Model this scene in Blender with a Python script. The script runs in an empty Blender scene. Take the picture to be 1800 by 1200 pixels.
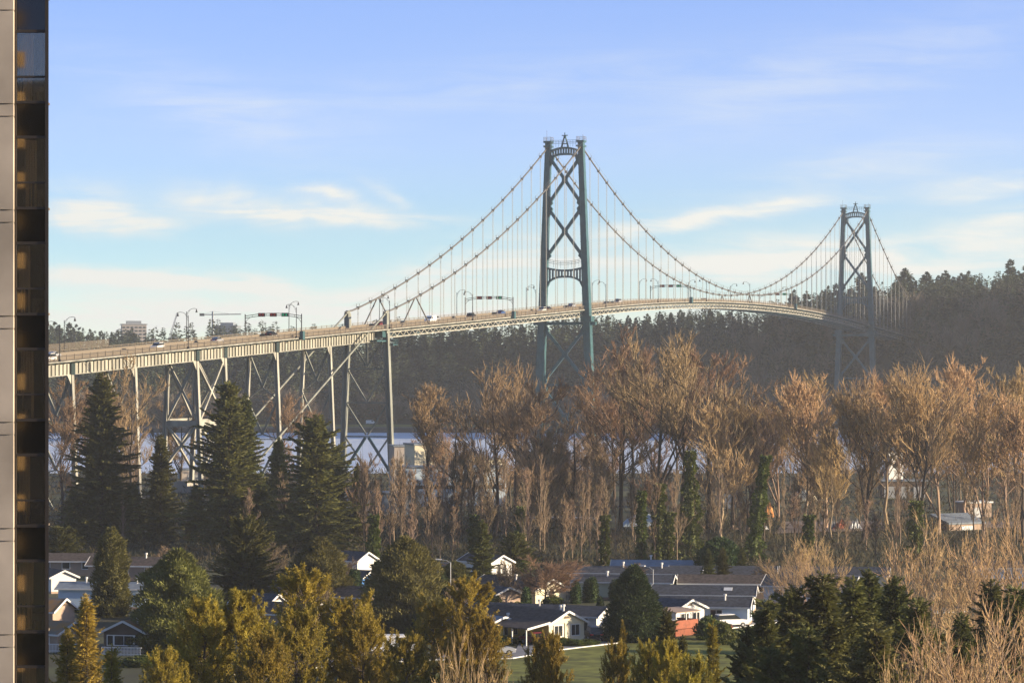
import bpy, math, random
import numpy as np
from mathutils import Vector, Matrix
R = math.radians
random.seed(7)
SC = bpy.context.scene
COL = SC.collection

# ------------------------------------------------------------------ camera, sky, sun, exposure
F, CX, HY, EYE = 5250.0, 900.0, 637.0, 36.0        # focal length / principal point of the 1800 px photograph, eye height
cam = bpy.data.cameras.new('camera'); camo = bpy.data.objects.new('camera', cam); COL.objects.link(camo)
camo.location = (0, 0, EYE); camo.rotation_euler = (R(90), 0, 0)
cam.lens = F/1800*36; cam.sensor_width = 36; cam.shift_y = 37/1800
cam.clip_start = 1; cam.clip_end = 30000
SC.camera = camo

HAZE_D = 0.00011
SUN_AZ, SUN_EL = 100.0, 10.0                          # clockwise from the view axis (+Y) / above the horizon
world = bpy.data.worlds.new('World'); SC.world = world; world.use_nodes = True
nt = world.node_tree; N = nt.nodes; Lk = nt.links; N.clear()
def wn(t, **kw):
    n = N.new(t)
    for k, v in kw.items(): setattr(n, k, v)
    return n
def wmath(op, a, b=None, clamp=False):
    n = wn('ShaderNodeMath', operation=op, use_clamp=clamp)
    for i, v in enumerate((a, b)):
        if v is None: continue
        if isinstance(v, (int, float)): n.inputs[i].default_value = v
        else: Lk.new(v, n.inputs[i])
    return n.outputs[0]
tc = wn('ShaderNodeTexCoord'); sep = wn('ShaderNodeSeparateXYZ'); Lk.new(tc.outputs['Generated'], sep.inputs[0])
zz = wmath('MAXIMUM', sep.outputs[2], 0.0)
# low band of the sky stretched upwards a little so the blue starts soon above the horizon
comb = wn('ShaderNodeCombineXYZ'); Lk.new(sep.outputs[0], comb.inputs[0]); Lk.new(sep.outputs[1], comb.inputs[1])
Lk.new(wmath('ADD', wmath('MULTIPLY', zz, 3.2), 0.05), comb.inputs[2])
nrm = wn('ShaderNodeVectorMath', operation='NORMALIZE'); Lk.new(comb.outputs[0], nrm.inputs[0])
sky = wn('ShaderNodeTexSky', sky_type='NISHITA'); sky.sun_disc = False
sky.sun_elevation = R(SUN_EL); sky.sun_rotation = R(SUN_AZ); sky.altitude = 0; sky.air_density = 1.0; sky.dust_density = 0.6; sky.ozone_density = 2.5
Lk.new(nrm.outputs[0], sky.inputs[0])
tint = wn('ShaderNodeValToRGB')
el = tint.color_ramp.elements
el[0].position = 0.0; el[0].color = (1.16, 1.02, .88, 1); el[1].position = 0.45; el[1].color = (1.1, 1.0, 1.1, 1)
for p, c in ((0.018, (1.28, 1.06, .88, 1)), (0.032, (1.12, 1.06, .93, 1)), (0.045, (1.10, 1.07, .97, 1)), (0.075, (1.42, 1.17, 1.24, 1)), (0.12, (1.34, 1.19, 1.42, 1)), (0.2, (1.1, 1.0, 1.15, 1))):
    e = tint.color_ramp.elements.new(p); e.color = c
Lk.new(zz, tint.inputs[0])
mulc = wn('ShaderNodeMix', data_type='RGBA', blend_type='MULTIPLY'); mulc.inputs[0].default_value = 1
Lk.new(sky.outputs[0], mulc.inputs[6]); Lk.new(tint.outputs[0], mulc.inputs[7])
# cirrus: soft streaks at fixed bearings and heights in the sky, frayed by noise
ay = wmath('MAXIMUM', sep.outputs[1], 0.05); U0, V0 = wmath('DIVIDE', sep.outputs[0], ay), wmath('DIVIDE', zz, ay)
cc = wn('ShaderNodeCombineXYZ'); Lk.new(U0, cc.inputs[0]); Lk.new(V0, cc.inputs[1])
def cnoise(scale, sx, sy, rot, dist=0.6):
    mp = wn('ShaderNodeMapping'); Lk.new(cc.outputs[0], mp.inputs[0]); mp.inputs['Rotation'].default_value = (0, 0, R(rot)); mp.inputs['Scale'].default_value = (sx, sy, 1); mp.inputs['Location'].default_value = (sx*.3, sy*.7, 0)
    n = wn('ShaderNodeTexNoise'); n.inputs['Scale'].default_value = scale; n.inputs['Detail'].default_value = 8; n.inputs['Roughness'].default_value = 0.6; n.inputs['Distortion'].default_value = dist
    Lk.new(mp.outputs[0], n.inputs[0]); return n
nw = cnoise(14, 1, 1.8, 8, 1.2); sw = wn('ShaderNodeSeparateColor'); Lk.new(nw.outputs['Color'], sw.inputs[0])
UU = wmath('ADD', U0, wmath('MULTIPLY', wmath('SUBTRACT', sw.outputs[0], .5), .05)); VV = wmath('ADD', V0, wmath('MULTIPLY', wmath('SUBTRACT', sw.outputs[1], .5), .012))
tot = None
for (px, py, hw, hh, tilt, s) in ((185, 388, 120, 20, .03, 1.0), (150, 348, 70, 26, .15, .6), (430, 362, 130, 30, .10, .75), (640, 383, 190, 14, .05, .85), (590, 348, 60, 14, .4, .6), (690, 352, 55, 13, .5, .5), (1270, 380, 190, 13, -.13, .85), (1090, 412, 120, 14, -.12, .6),
    (260, 485, 230, 18, .05, .95), (520, 508, 260, 14, .06, .8), (820, 470, 190, 34, -.2, .65), (1250, 465, 330, 34, -.03, .75), (1620, 455, 260, 50, -.05, .8), (1720, 325, 130, 20, -.12, .55), (1740, 392, 130, 26, -.05, .5), (1500, 300, 260, 40, -.2, .28),
    (380, 190, 240, 60, .3, .22), (900, 150, 420, 50, -.08, .16), (1450, 140, 350, 70, -.25, .2), (700, 560, 900, 34, 0, .75), (250, 540, 400, 36, .02, .5)):
    u0, v0, c, sn = (px-CX)/F, (HY-py)/F, math.cos(math.atan(-tilt)), math.sin(math.atan(-tilt))
    du, dv = wmath('SUBTRACT', UU, u0), wmath('SUBTRACT', VV, v0)
    a_ = wmath('MULTIPLY', wmath('ADD', wmath('MULTIPLY', du, c), wmath('MULTIPLY', dv, sn)), F/hw); b_ = wmath('MULTIPLY', wmath('SUBTRACT', wmath('MULTIPLY', dv, c), wmath('MULTIPLY', du, sn)), F/hh)
    g_ = wmath('MULTIPLY', wmath('EXPONENT', wmath('MULTIPLY', wmath('ADD', wmath('MULTIPLY', a_, a_), wmath('MULTIPLY', b_, b_)), -1.0)), s)
    tot = g_ if tot is None else wmath('ADD', tot, g_)
nf = cnoise(26, .8, 6.0, 5); rf_ = wn('ShaderNodeMapRange'); rf_.inputs[1].default_value = .34; rf_.inputs[2].default_value = .66; rf_.inputs[3].default_value = .12; rf_.inputs[4].default_value = 1.2; Lk.new(nf.outputs[0], rf_.inputs[0])
cf = wmath('MULTIPLY', wmath('MULTIPLY', tot, 1.4), rf_.outputs[0], True)
mixc = wn('ShaderNodeMix', data_type='RGBA'); Lk.new(cf, mixc.inputs[0]); Lk.new(mulc.outputs[2], mixc.inputs[6])
CLOUD = mixc.inputs[7]; CLOUD.default_value = (2.95, 2.97, 2.80, 1)
bg = wn('ShaderNodeBackground'); bg.inputs[1].default_value = 0.122; Lk.new(mixc.outputs[2], bg.inputs[0])
wo = wn('ShaderNodeOutputWorld'); Lk.new(bg.outputs[0], wo.inputs[0])

SUNV = Vector((math.sin(R(SUN_AZ))*math.cos(R(SUN_EL)), math.cos(R(SUN_AZ))*math.cos(R(SUN_EL)), math.sin(R(SUN_EL))))
sl = bpy.data.lights.new('sun', 'SUN'); sl.energy = 5.0; sl.angle = R(0.5); sl.color = (1.0, 0.81, 0.56)
so = bpy.data.objects.new('sun', sl); COL.objects.link(so); so.rotation_euler = SUNV.to_track_quat('Z', 'Y').to_euler()
vs = SC.view_settings; vs.view_transform = 'Standard'; vs.look = 'None'; vs.gamma = 1; vs.use_curve_mapping = False; vs.exposure = 1.42
SC.cycles.use_denoising = True; SC.cycles.denoising_prefilter = 'NONE'; SC.cycles.use_adaptive_sampling = False; SC.cycles.max_bounces = 6; SC.cycles.transparent_max_bounces = 8; SC.cycles.volume_bounces = 0; SC.cycles.diffuse_bounces = 3

# ------------------------------------------------------------------ materials
def mat(name, col, rough=0.8, metal=0.0, var=0.0, vscale=1.0, bump=0.0, bscale=5.0, trans=0.0, objvar=0.0, col2=None, spec=0.3, detail=4, stretch=None):
    m = bpy.data.materials.new(name); m.use_nodes = True
    t = m.node_tree; n = t.nodes; l = t.links
    b = n['Principled BSDF']; b.inputs['Roughness'].default_value = rough; b.inputs['Metallic'].default_value = metal
    b.inputs['Specular IOR Level'].default_value = spec
    c = tuple(col)+(1,); b.inputs['Base Color'].default_value = c
    src = None
    if var or bump or col2:
        geo = n.new('ShaderNodeNewGeometry'); vec = geo.outputs['Position']
        if stretch:
            mpp = n.new('ShaderNodeMapping'); mpp.inputs['Scale'].default_value = stretch; l.new(vec, mpp.inputs[0]); vec = mpp.outputs[0]
        no = n.new('ShaderNodeTexNoise'); no.inputs['Scale'].default_value = vscale; no.inputs['Detail'].default_value = detail; l.new(vec, no.inputs[0])
        if var or col2:
            mr = n.new('ShaderNodeMapRange'); mr.inputs[1].default_value = 0.3; mr.inputs[2].default_value = 0.7; l.new(no.outputs[0], mr.inputs[0])
            mx = n.new('ShaderNodeMix'); mx.data_type = 'RGBA'; l.new(mr.outputs[0], mx.inputs[0])
            a = tuple(max(0, x*(1-var)) for x in col)+(1,); d = tuple(col2)+(1,) if col2 else tuple(min(1, x*(1+var)) for x in col)+(1,)
            mx.inputs[6].default_value = a; mx.inputs[7].default_value = d; src = mx.outputs[2]
        if bump:
            n2 = n.new('ShaderNodeTexNoise'); n2.inputs['Scale'].default_value = bscale; n2.inputs['Detail'].default_value = 5; l.new(vec, n2.inputs[0])
            bp = n.new('ShaderNodeBump'); bp.inputs['Strength'].default_value = bump; l.new(n2.outputs[0], bp.inputs['Height']); l.new(bp.outputs[0], b.inputs['Normal'])
    if objvar:
        oi = n.new('ShaderNodeObjectInfo'); hs = n.new('ShaderNodeHueSaturation')
        mr2 = n.new('ShaderNodeMapRange'); mr2.inputs[3].default_value = 1-objvar; mr2.inputs[4].default_value = 1+objvar; l.new(oi.outputs['Random'], mr2.inputs[0])
        l.new(mr2.outputs[0], hs.inputs['Value'])
        mh = n.new('ShaderNodeMapRange'); mh.inputs[3].default_value = 0.5-0.03*objvar/0.3; mh.inputs[4].default_value = 0.5+0.03*objvar/0.3
        wv = n.new('ShaderNodeMath'); wv.operation = 'FRACT'; w2 = n.new('ShaderNodeMath'); w2.operation = 'MULTIPLY'; w2.inputs[1].default_value = 7.31
        l.new(oi.outputs['Random'], w2.inputs[0]); l.new(w2.outputs[0], wv.inputs[0]); l.new(wv.outputs[0], mh.inputs[0]); l.new(mh.outputs[0], hs.inputs['Hue'])
        if src: l.new(src, hs.inputs['Color'])
        else: hs.inputs['Color'].default_value = c
        src = hs.outputs[0]
    if src: l.new(src, b.inputs['Base Color'])
    if trans:
        tr = n.new('ShaderNodeBsdfTranslucent'); ms = n.new('ShaderNodeMixShader'); ms.inputs[0].default_value = trans
        if src: l.new(src, tr.inputs[0])
        else: tr.inputs[0].default_value = c
        l.new(b.outputs[0], ms.inputs[1]); l.new(tr.outputs[0], ms.inputs[2]); l.new(ms.outputs[0], n['Material Output'].inputs[0])
    return m
def emat(name, col, s):
    m = mat(name, (0.02, 0.02, 0.02)); b = m.node_tree.nodes['Principled BSDF']
    b.inputs['Emission Color'].default_value = tuple(col)+(1,); b.inputs['Emission Strength'].default_value = s
    return m
M = dict(
    teal=mat('bridge_paint', (0.027, 0.078, 0.087), 0.4, var=0.25, vscale=0.6, spec=0.5),
    shade=mat('gap_shade_colour', (0.010, 0.024, 0.026), 0.6),  # shade put into a colour, for the gaps at the pier tops
    pale=mat('weathered_bridge_paint', (0.175, 0.185, 0.165), 0.6, var=0.25, vscale=0.5, stretch=(1, 1, 0.25)),
    girder=mat('plate_girder_paint', (0.255, 0.252, 0.22), 0.6, var=0.4, vscale=0.35, stretch=(1, 1, 0.2)),
    cable=mat('cable_paint', (0.10, 0.095, 0.09), 0.6),
    hang=mat('hanger_wire', (0.22, 0.22, 0.21), 0.6),
    rail=mat('railing_paint', (0.15, 0.125, 0.095), 0.6),
    asphalt=mat('asphalt', (0.055, 0.055, 0.058), 0.9, var=0.2, vscale=0.8),
    road=mat('road_asphalt', (0.20, 0.20, 0.215), 0.9, var=0.15, vscale=0.4),
    white=mat('white_paint', (0.58, 0.575, 0.56), 0.6, var=0.06, vscale=0.7),
    cream=mat('cream_siding', (0.58, 0.53, 0.39), 0.65, var=0.05, vscale=0.6),
    yellow=mat('sunlit_cream_siding', (0.62, 0.46, 0.14), 0.65, var=0.05, vscale=0.6),  # cream siding with the warm sunlight put into its colour
    green_w=mat('pale_green_siding', (0.50, 0.54, 0.42), 0.65, var=0.06, vscale=0.6),
    blue_w=mat('pale_blue_siding', (0.50, 0.60, 0.68), 0.65, var=0.05, vscale=0.6),
    blue=mat('blue_siding', (0.06, 0.20, 0.52), 0.6, var=0.1, vscale=0.8),
    brown_w=mat('brown_siding', (0.09, 0.065, 0.05), 0.7, var=0.15, vscale=1.2),
    tan=mat('tan_siding', (0.33, 0.24, 0.18), 0.7, var=0.1, vscale=1),
    roof_b=mat('brown_shingle', (0.075, 0.058, 0.050), 0.9, var=0.5, vscale=2.2, bump=0.3, bscale=8),
    roof_d=mat('charcoal_shingle', (0.046, 0.050, 0.062), 0.9, var=0.5, vscale=2.2, bump=0.3, bscale=8),
    roof_g=mat('grey_blue_roof', (0.17, 0.20, 0.235), 0.85, var=0.2, vscale=0.8, stretch=(1.5, 1.5, 1)),
    roof_m=mat('mossy_roof', (0.13, 0.16, 0.165), 0.9, var=0.2, vscale=0.5, col2=(0.32, 0.15, 0.03)),
    deckred=mat('red_stained_wood', (0.22, 0.062, 0.030), 0.7, var=0.25, vscale=2.0),
    glass=mat('window_glass', (0.02, 0.025, 0.03), 0.08, spec=0.6),
    dark=mat('dark_metal', (0.025, 0.025, 0.028), 0.5),
    rubber=mat('rubber', (0.015, 0.015, 0.015), 0.8),
    steel=mat('grey_metal', (0.35, 0.36, 0.37), 0.45, metal=0.3),
    concrete=mat('concrete', (0.38, 0.325, 0.27), 0.85, var=0.28, vscale=0.45, bump=0.15, bscale=9, detail=8),
    pier=mat('pier_concrete', (0.30, 0.28, 0.25), 0.9, var=0.2, vscale=0.4),
    rust=mat('rusty_debris', (0.30, 0.09, 0.05), 0.8, var=0.3, vscale=1),
    bark=mat('bark', (0.075, 0.055, 0.043), 0.95, var=0.3, vscale=1.5, stretch=(1, 1, 0.2), objvar=0.2),
    barkpale=mat('pale_bark', (0.26, 0.19, 0.13), 0.95, var=0.3, vscale=1.5, stretch=(1, 1, 0.2), objvar=0.15),
    twig=mat('twigs', (0.275, 0.185, 0.110), 0.9, objvar=0.15),
    twigpale=mat('pale_twigs', (0.43, 0.29, 0.15), 0.9, objvar=0.12),
    twiggrey=mat('grey_twigs', (0.23, 0.165, 0.105), 0.9, objvar=0.15),
    fir=mat('fir_needles', (0.112, 0.115, 0.031), 0.7, var=0.45, vscale=0.5, trans=0.25, objvar=0.25),
    cedar=mat('cedar_foliage', (0.112, 0.112, 0.027), 0.7, var=0.5, vscale=0.45, trans=0.25, objvar=0.25),
    pine=mat('pine_needles', (0.29, 0.225, 0.032), 0.65, var=0.35, vscale=0.7, trans=0.38, objvar=0.15),
    thuja=mat('thuja_foliage', (0.035, 0.060, 0.016), 0.75, var=0.3, vscale=0.9, trans=0.15, objvar=0.15),
    ivy=mat('ivy_leaves', (0.070, 0.088, 0.014), 0.6, var=0.4, vscale=0.9, trans=0.2, objvar=0.15),
    scrub=mat('scrub_stems', (0.125, 0.085, 0.052), 0.9, var=0.6, vscale=0.12, col2=(0.06, 0.056, 0.026)),
    woods=mat('far_conifers', (0.034, 0.046, 0.022), 0.9, var=0.65, vscale=0.11, trans=0.1),
    woodsbare=mat('far_bare_trees', (0.17, 0.135, 0.10), 0.95, var=0.3, vscale=0.06),
    hill=mat('forest_floor', (0.035, 0.033, 0.026), 0.95, var=0.4, vscale=0.05),
    shore=mat('shore_stones', (0.22, 0.20, 0.18), 0.9, var=0.3, vscale=0.15),
    grass=mat('lawn_grass', (0.135, 0.140, 0.024), 0.95, var=0.55, vscale=0.5, detail=9),
    ground=mat('leaf_litter_ground', (0.065, 0.052, 0.036), 0.95, var=0.5, vscale=0.06, col2=(0.075, 0.085, 0.03)),
    dirt=mat('bare_dirt', (0.20, 0.155, 0.13), 0.95, var=0.3, vscale=0.2),
    carblack=mat('black_car_paint', (0.012, 0.012, 0.016), 0.25, spec=0.6),
    carwhite=mat('white_car_paint', (0.75, 0.75, 0.75), 0.3, spec=0.5),
    carred=mat('dark_red_car_paint', (0.13, 0.02, 0.03), 0.3, spec=0.5),
    carblue=mat('blue_car_paint', (0.03, 0.08, 0.22), 0.3, spec=0.5),
    carsilver=mat('silver_car_paint', (0.42, 0.43, 0.45), 0.35, metal=0.5),
    redlamp=mat('red_lamp', (0.45, 0.02, 0.02), 0.3),
    redx=emat('red_signal', (1, 0.05, 0.03), 0.25), greenx=emat('green_signal', (0.02, 0.8, 0.35), 0.25),
    tower=mat('distant_tower_wall', (0.36, 0.32, 0.29), 0.8, var=0.1, vscale=0.05),
    warm=emat('warm_bulb', (1, 0.7, 0.35), 3.0),
    orange=mat('orange_tarp', (0.5, 0.22, 0.07), 0.8, var=0.2, vscale=1),
)
# water
wm = bpy.data.materials.new('sea_water'); wm.use_nodes = True
_t = wm.node_tree; _b = _t.nodes['Principled BSDF']; _b.inputs['Base Color'].default_value = (0.62, 0.68, 0.75, 1); _b.inputs['Roughness'].default_value = 0.3; _b.inputs['IOR'].default_value = 1.33
_g = _t.nodes.new('ShaderNodeNewGeometry'); _mp = _t.nodes.new('ShaderNodeMapping'); _mp.inputs['Scale'].default_value = (0.12, 0.35, 1); _t.links.new(_g.outputs['Position'], _mp.inputs[0])
_n = _t.nodes.new('ShaderNodeTexNoise'); _n.inputs['Scale'].default_value = 1.0; _n.inputs['Detail'].default_value = 6; _t.links.new(_mp.outputs[0], _n.inputs[0])
_u = _t.nodes.new('ShaderNodeBump'); _u.inputs['Strength'].default_value = 0.9; _u.inputs['Distance'].default_value = 1.6; _t.links.new(_n.outputs[0], _u.inputs['Height']); _t.links.new(_u.outputs[0], _b.inputs['Normal'])
M['water'] = wm

# ------------------------------------------------------------------ helpers
ORG = {}
def tag(o, label=None, cat=None, group=None, kind=None):
    for k, v in (('label', label), ('category', cat), ('group', group), ('kind', kind)):
        if v: o[k] = v
    return o
def empty(name, loc=(0, 0, 0), label=None, cat=None, group=None, rz=0):
    o = bpy.data.objects.new(name, None); COL.objects.link(o); o.empty_display_size = 1
    o.location = loc; o.rotation_euler = (0, 0, rz); ORG[o.name] = Vector(loc)
    return tag(o, label, cat, group)
def npmesh(name, V, faces):
    """V (n,3); faces: list of int arrays (k,3) or (k,4)"""
    me = bpy.data.meshes.new(name)
    V = np.asarray(V, dtype=np.float32)
    faces = [np.asarray(f, dtype=np.int32) for f in faces if len(f)]
    loops = np.concatenate([f.ravel() for f in faces]); tot = np.concatenate([np.full(len(f), f.shape[1], np.int32) for f in faces])
    start = np.concatenate(([0], np.cumsum(tot)[:-1])).astype(np.int32)
    me.vertices.add(len(V)); me.vertices.foreach_set('co', V.ravel())
    me.loops.add(len(loops)); me.loops.foreach_set('vertex_index', loops)
    me.polygons.add(len(tot)); me.polygons.foreach_set('loop_start', start)
    try: me.polygons.foreach_set('loop_total', tot)
    except Exception: pass
    me.update(calc_edges=True); me.validate()
    return me
def link(name, me, m, parent=None, world_coords=True):
    o = bpy.data.objects.new(name, me); COL.objects.link(o)
    for x in (m if isinstance(m, (list, tuple)) else [m]): me.materials.append(x)
    if parent is not None:
        o.parent = parent
        org = ORG.get(parent.name, Vector((0, 0, 0)))
        ORG[o.name] = org
    return o
class MB:
    """collects polygons, links them as one mesh object"""
    def __init__(s): s.v = []; s.f = []; s.mi = []; s.cur = 0
    def poly(s, pts, faces):
        b = len(s.v); s.v += [tuple(p) for p in pts]
        for f in faces: s.f.append([b+i for i in f]); s.mi.append(s.cur)
    def quad(s, a, b, c, d): s.poly((a, b, c, d), ((0, 1, 2, 3),))
    def obox(s, c, X, Y, Z):
        """box centred at c with half-extent vectors X,Y,Z"""
        c, X, Y, Z = Vector(c), Vector(X), Vector(Y), Vector(Z)
        p = [c+i*X+j*Y+k*Z for k in (-1, 1) for j in (-1, 1) for i in (-1, 1)]
        s.poly(p, ((0, 2, 3, 1), (4, 5, 7, 6), (0, 1, 5, 4), (2, 6, 7, 3), (0, 4, 6, 2), (1, 3, 7, 5)))
    def box(s, x0, x1, y0, y1, z0, z1):
        s.obox(((x0+x1)/2, (y0+y1)/2, (z0+z1)/2), ((x1-x0)/2, 0, 0), (0, (y1-y0)/2, 0), (0, 0, (z1-z0)/2))
    def bar(s, p0, p1, w, h, up=(0, 0, 1)):
        p0, p1 = Vector(p0), Vector(p1); d = (p1-p0)
        if d.length < 1e-6: return
        u = Vector(up); a = d.normalized()
        if abs(a.dot(u)) > 0.98: u = Vector((0.3, 1, 0))
        x = a.cross(u).normalized(); y = x.cross(a).normalized()
        s.obox((p0+p1)/2, d/2, x*w/2, y*h/2)
    def tube(s, pts, rad, n=6, cap=True):
        pts = [Vector(p) for p in pts]
        if not isinstance(rad, (list, tuple)): rad = [rad]*len(pts)
        b = len(s.v); k = len(pts)
        for i, p in enumerate(pts):
            a = (pts[min(i+1, k-1)]-pts[max(i-1, 0)]).normalized()
            u = Vector((0, 0, 1)) if abs(a.z) < 0.9 else Vector((1, 0, 0))
            x = a.cross(u).normalized(); y = x.cross(a).normalized()
            for j in range(n):
                t = 2*math.pi*j/n; s.v.append(tuple(p+(x*math.cos(t)+y*math.sin(t))*rad[i]))
        for i in range(k-1):
            for j in range(n):
                j2 = (j+1) % n
                s.f.append([b+i*n+j, b+i*n+j2, b+(i+1)*n+j2, b+(i+1)*n+j]); s.mi.append(s.cur)
        if cap:
            s.f.append([b+j for j in range(n)][::-1]); s.mi.append(s.cur); s.f.append([b+(k-1)*n+j for j in range(n)]); s.mi.append(s.cur)
    def prism(s, poly, ext):
        """planar polygon extruded by vector ext"""
        e = Vector(ext); n = len(poly); p = [Vector(q) for q in poly]
        s.poly(p+[q+e for q in p], [list(range(n))[::-1], list(range(n, 2*n))]+[(i, (i+1) % n, n+(i+1) % n, n+i) for i in range(n)])
    def build(s, name, m, parent=None, smooth=False):
        org = ORG.get(parent.name, Vector((0, 0, 0))) if parent is not None else Vector((0, 0, 0))
        me = bpy.data.meshes.new(name)
        me.from_pydata([(x-org.x, y-org.y, z-org.z) for x, y, z in s.v], [], s.f)
        if any(s.mi): me.polygons.foreach_set('material_index', s.mi)
        if smooth: me.polygons.foreach_set('use_smooth', [True]*len(s.f))
        me.update()
        return link(name, me, m, parent)
def copy_tree(o, parent=None):
    c = o.copy(); COL.objects.link(c); c.parent = parent
    for ch in o.children: copy_tree(ch, c)
    return c
def gz(y):                                            # height of the near shore
    return float(np.interp(y, [-100, 480, 700, 850, 905, 960], [1.0, 1.0, 2.4, 3.6, 2.6, -3.0]))
def at(px, py, d): return Vector(((px-CX)/F*d, d, EYE-(py-HY)*d/F))
def gpt(px, py, z=1.0):                               # ground point seen at a photo pixel
    d = (EYE-z)*F/(py-HY)
    return Vector(((px-CX)/F*d, d, z))
def gd(px, d): return Vector(((px-CX)/F*d, d, gz(d)))

# ------------------------------------------------------------------ setting: ground, water, far shore
def grid(name, xs, ys, fz, m, kind='structure'):
    V = np.array([(x, y, fz(x, y)) for y in ys for x in xs]); nx, ny = len(xs), len(ys)
    i = np.arange((nx-1)*(ny-1)); r, c = i//(nx-1), i % (nx-1); a = r*nx+c
    o = link(name, npmesh(name, V, [np.stack((a, a+1, a+nx+1, a+nx), 1)]), m); tag(o, kind=kind); return o
grid('ground', np.linspace(-1450, 1750, 65), list(range(-1150, 480, 50))+list(range(480, 965, 12)), lambda x, y: gz(y)+0.0, M['ground'])
HAZE_Y = 3140
grid('sea_water', [-1450, 1750], [700, HAZE_Y-5], lambda x, y: 0.0, M['water'])
RX = [-900, -400, -274, -180, -69, 30, 103, 150, 190, 236, 300, 420, 700, 1800]
RH = [24, 25, 26, 29, 31, 33, 41, 45, 52, 58, 62, 62, 60, 55]
def shoreY(x): return float(np.interp(x, [-900, -300, -60, 120, 200, 285, 330, 420, 600, 1800], [1525, 1530, 1535, 1520, 1492, 1488, 1400, 1300, 1210, 1150]))
def hz(x, y):
    s = y-shoreY(x)
    if s <= 0: return max(-3.0, s*0.2)
    flat = float(np.interp(x, [-900, -60, 30, 120, 180, 1800], [95, 95, 70, 40, 14, 14]))   # meadow on the left, cliff on the right
    run = float(np.interp(x, [-900, -60, 120, 220, 1800], [150, 140, 120, 100, 110]))
    h = float(np.interp(x, RX, RH))
    z = min(s/6, 1)*2.2
    k = min(max((s-flat)/run, 0), 1); z += (h-2.2)*(k*k*(3-2*k))
    z += 75*math.exp(-((x-530)/150)**2-((y-1370)/120)**2)*min(s/60, 1)       # headland added out of view at right to shade the far hill and tower
    return z+1.5*math.sin(x*0.05+y*0.03)*k
grid('forested_hill', np.linspace(-1000, 1740, 138), list(np.linspace(1140, 1480, 20))+list(np.linspace(1485, 1800, 64))+list(np.linspace(1830, HAZE_Y-10, 20)), hz, M['hill'])
grid('mountain', np.linspace(-1440, 1740, 60), np.linspace(-1170, -420, 24), lambda x, y: 125*math.exp(-((x+160)/420)**2)*min(1, (-420-y)/380)**1.4+(8*math.sin(x*.021)+5*math.sin(x*.05+y*.02))*min(1, (-420-y)/200)-1.5, M['hill'])
# seawall strip and meadow on the far shore
def strip(name, pts0, pts1, fz, m):
    V = []; 
    for a, b in zip(pts0, pts1): V += [(a[0], a[1], fz(*a)), (b[0], b[1], fz(*b))]
    n = len(pts0); f = np.array([(2*i, 2*i+2, 2*i+3, 2*i+1) for i in range(n-1)])
    return tag(link(name, npmesh(name, V, [f]), m), kind='structure')
xs = np.linspace(-420, 125, 60)
strip('seawall_path', [(x, shoreY(x)+9) for x in xs], [(x, shoreY(x)+20) for x in xs], lambda x, y: hz(x, y)+0.12, M['shore'])
xs = np.linspace(-150, 20, 40)
strip('meadow', [(x, shoreY(x)+26) for x in xs], [(x, shoreY(x)+92) for x in xs], lambda x, y: hz(x, y)+0.15, M['grass'])

# ------------------------------------------------------------------ suspension bridge and its approach viaduct
TH = R(18.85); U = Vector((math.sin(TH), math.cos(TH), 0)); W = Vector((math.cos(TH), -math.sin(TH), 0))
def BR(s, t, z): return Vector((-36.3, 862.5, 0))+U*s+W*(t-6)+Vector((0, 0, z))
def pxs(s, t): p = BR(s, t, 0); return CX+F*p.x/p.y
def solve_s(px, t):
    a, b = -420, 900
    for _ in range(50):
        m = (a+b)/2
        if pxs(m, t) < px: a = m
        else: b = m
    return a
def zrail(s):
    if s < 187: return 47.1+.0465*s
    if s > 660: return 55.8-.0465*(s-660)
    return 55.8+6.5*(1-((s-423.5)/236.5)**2)
def zcable(s):
    if s <= 187: x = s/187; return 50.5+(111.4-50.5)*x-4*6.9*x*(1-x)
    if s <= 660: x = (s-423.5)/236.5; return 64.6+(111.4-64.6)*x*x
    x = (s-660)/187; return 111.4+(47.5-111.4)*x-4*6.9*x*(1-x)
bridge = empty('suspension_bridge', BR(0, 0, 0), 'long green suspension bridge with two lattice towers and hung deck crossing the inlet', 'suspension bridge')
viaduct = empty('approach_viaduct', BR(-100, 0, 0), 'plate girder approach viaduct on tall steel trestle legs, running left from the hung deck', 'viaduct')

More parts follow.
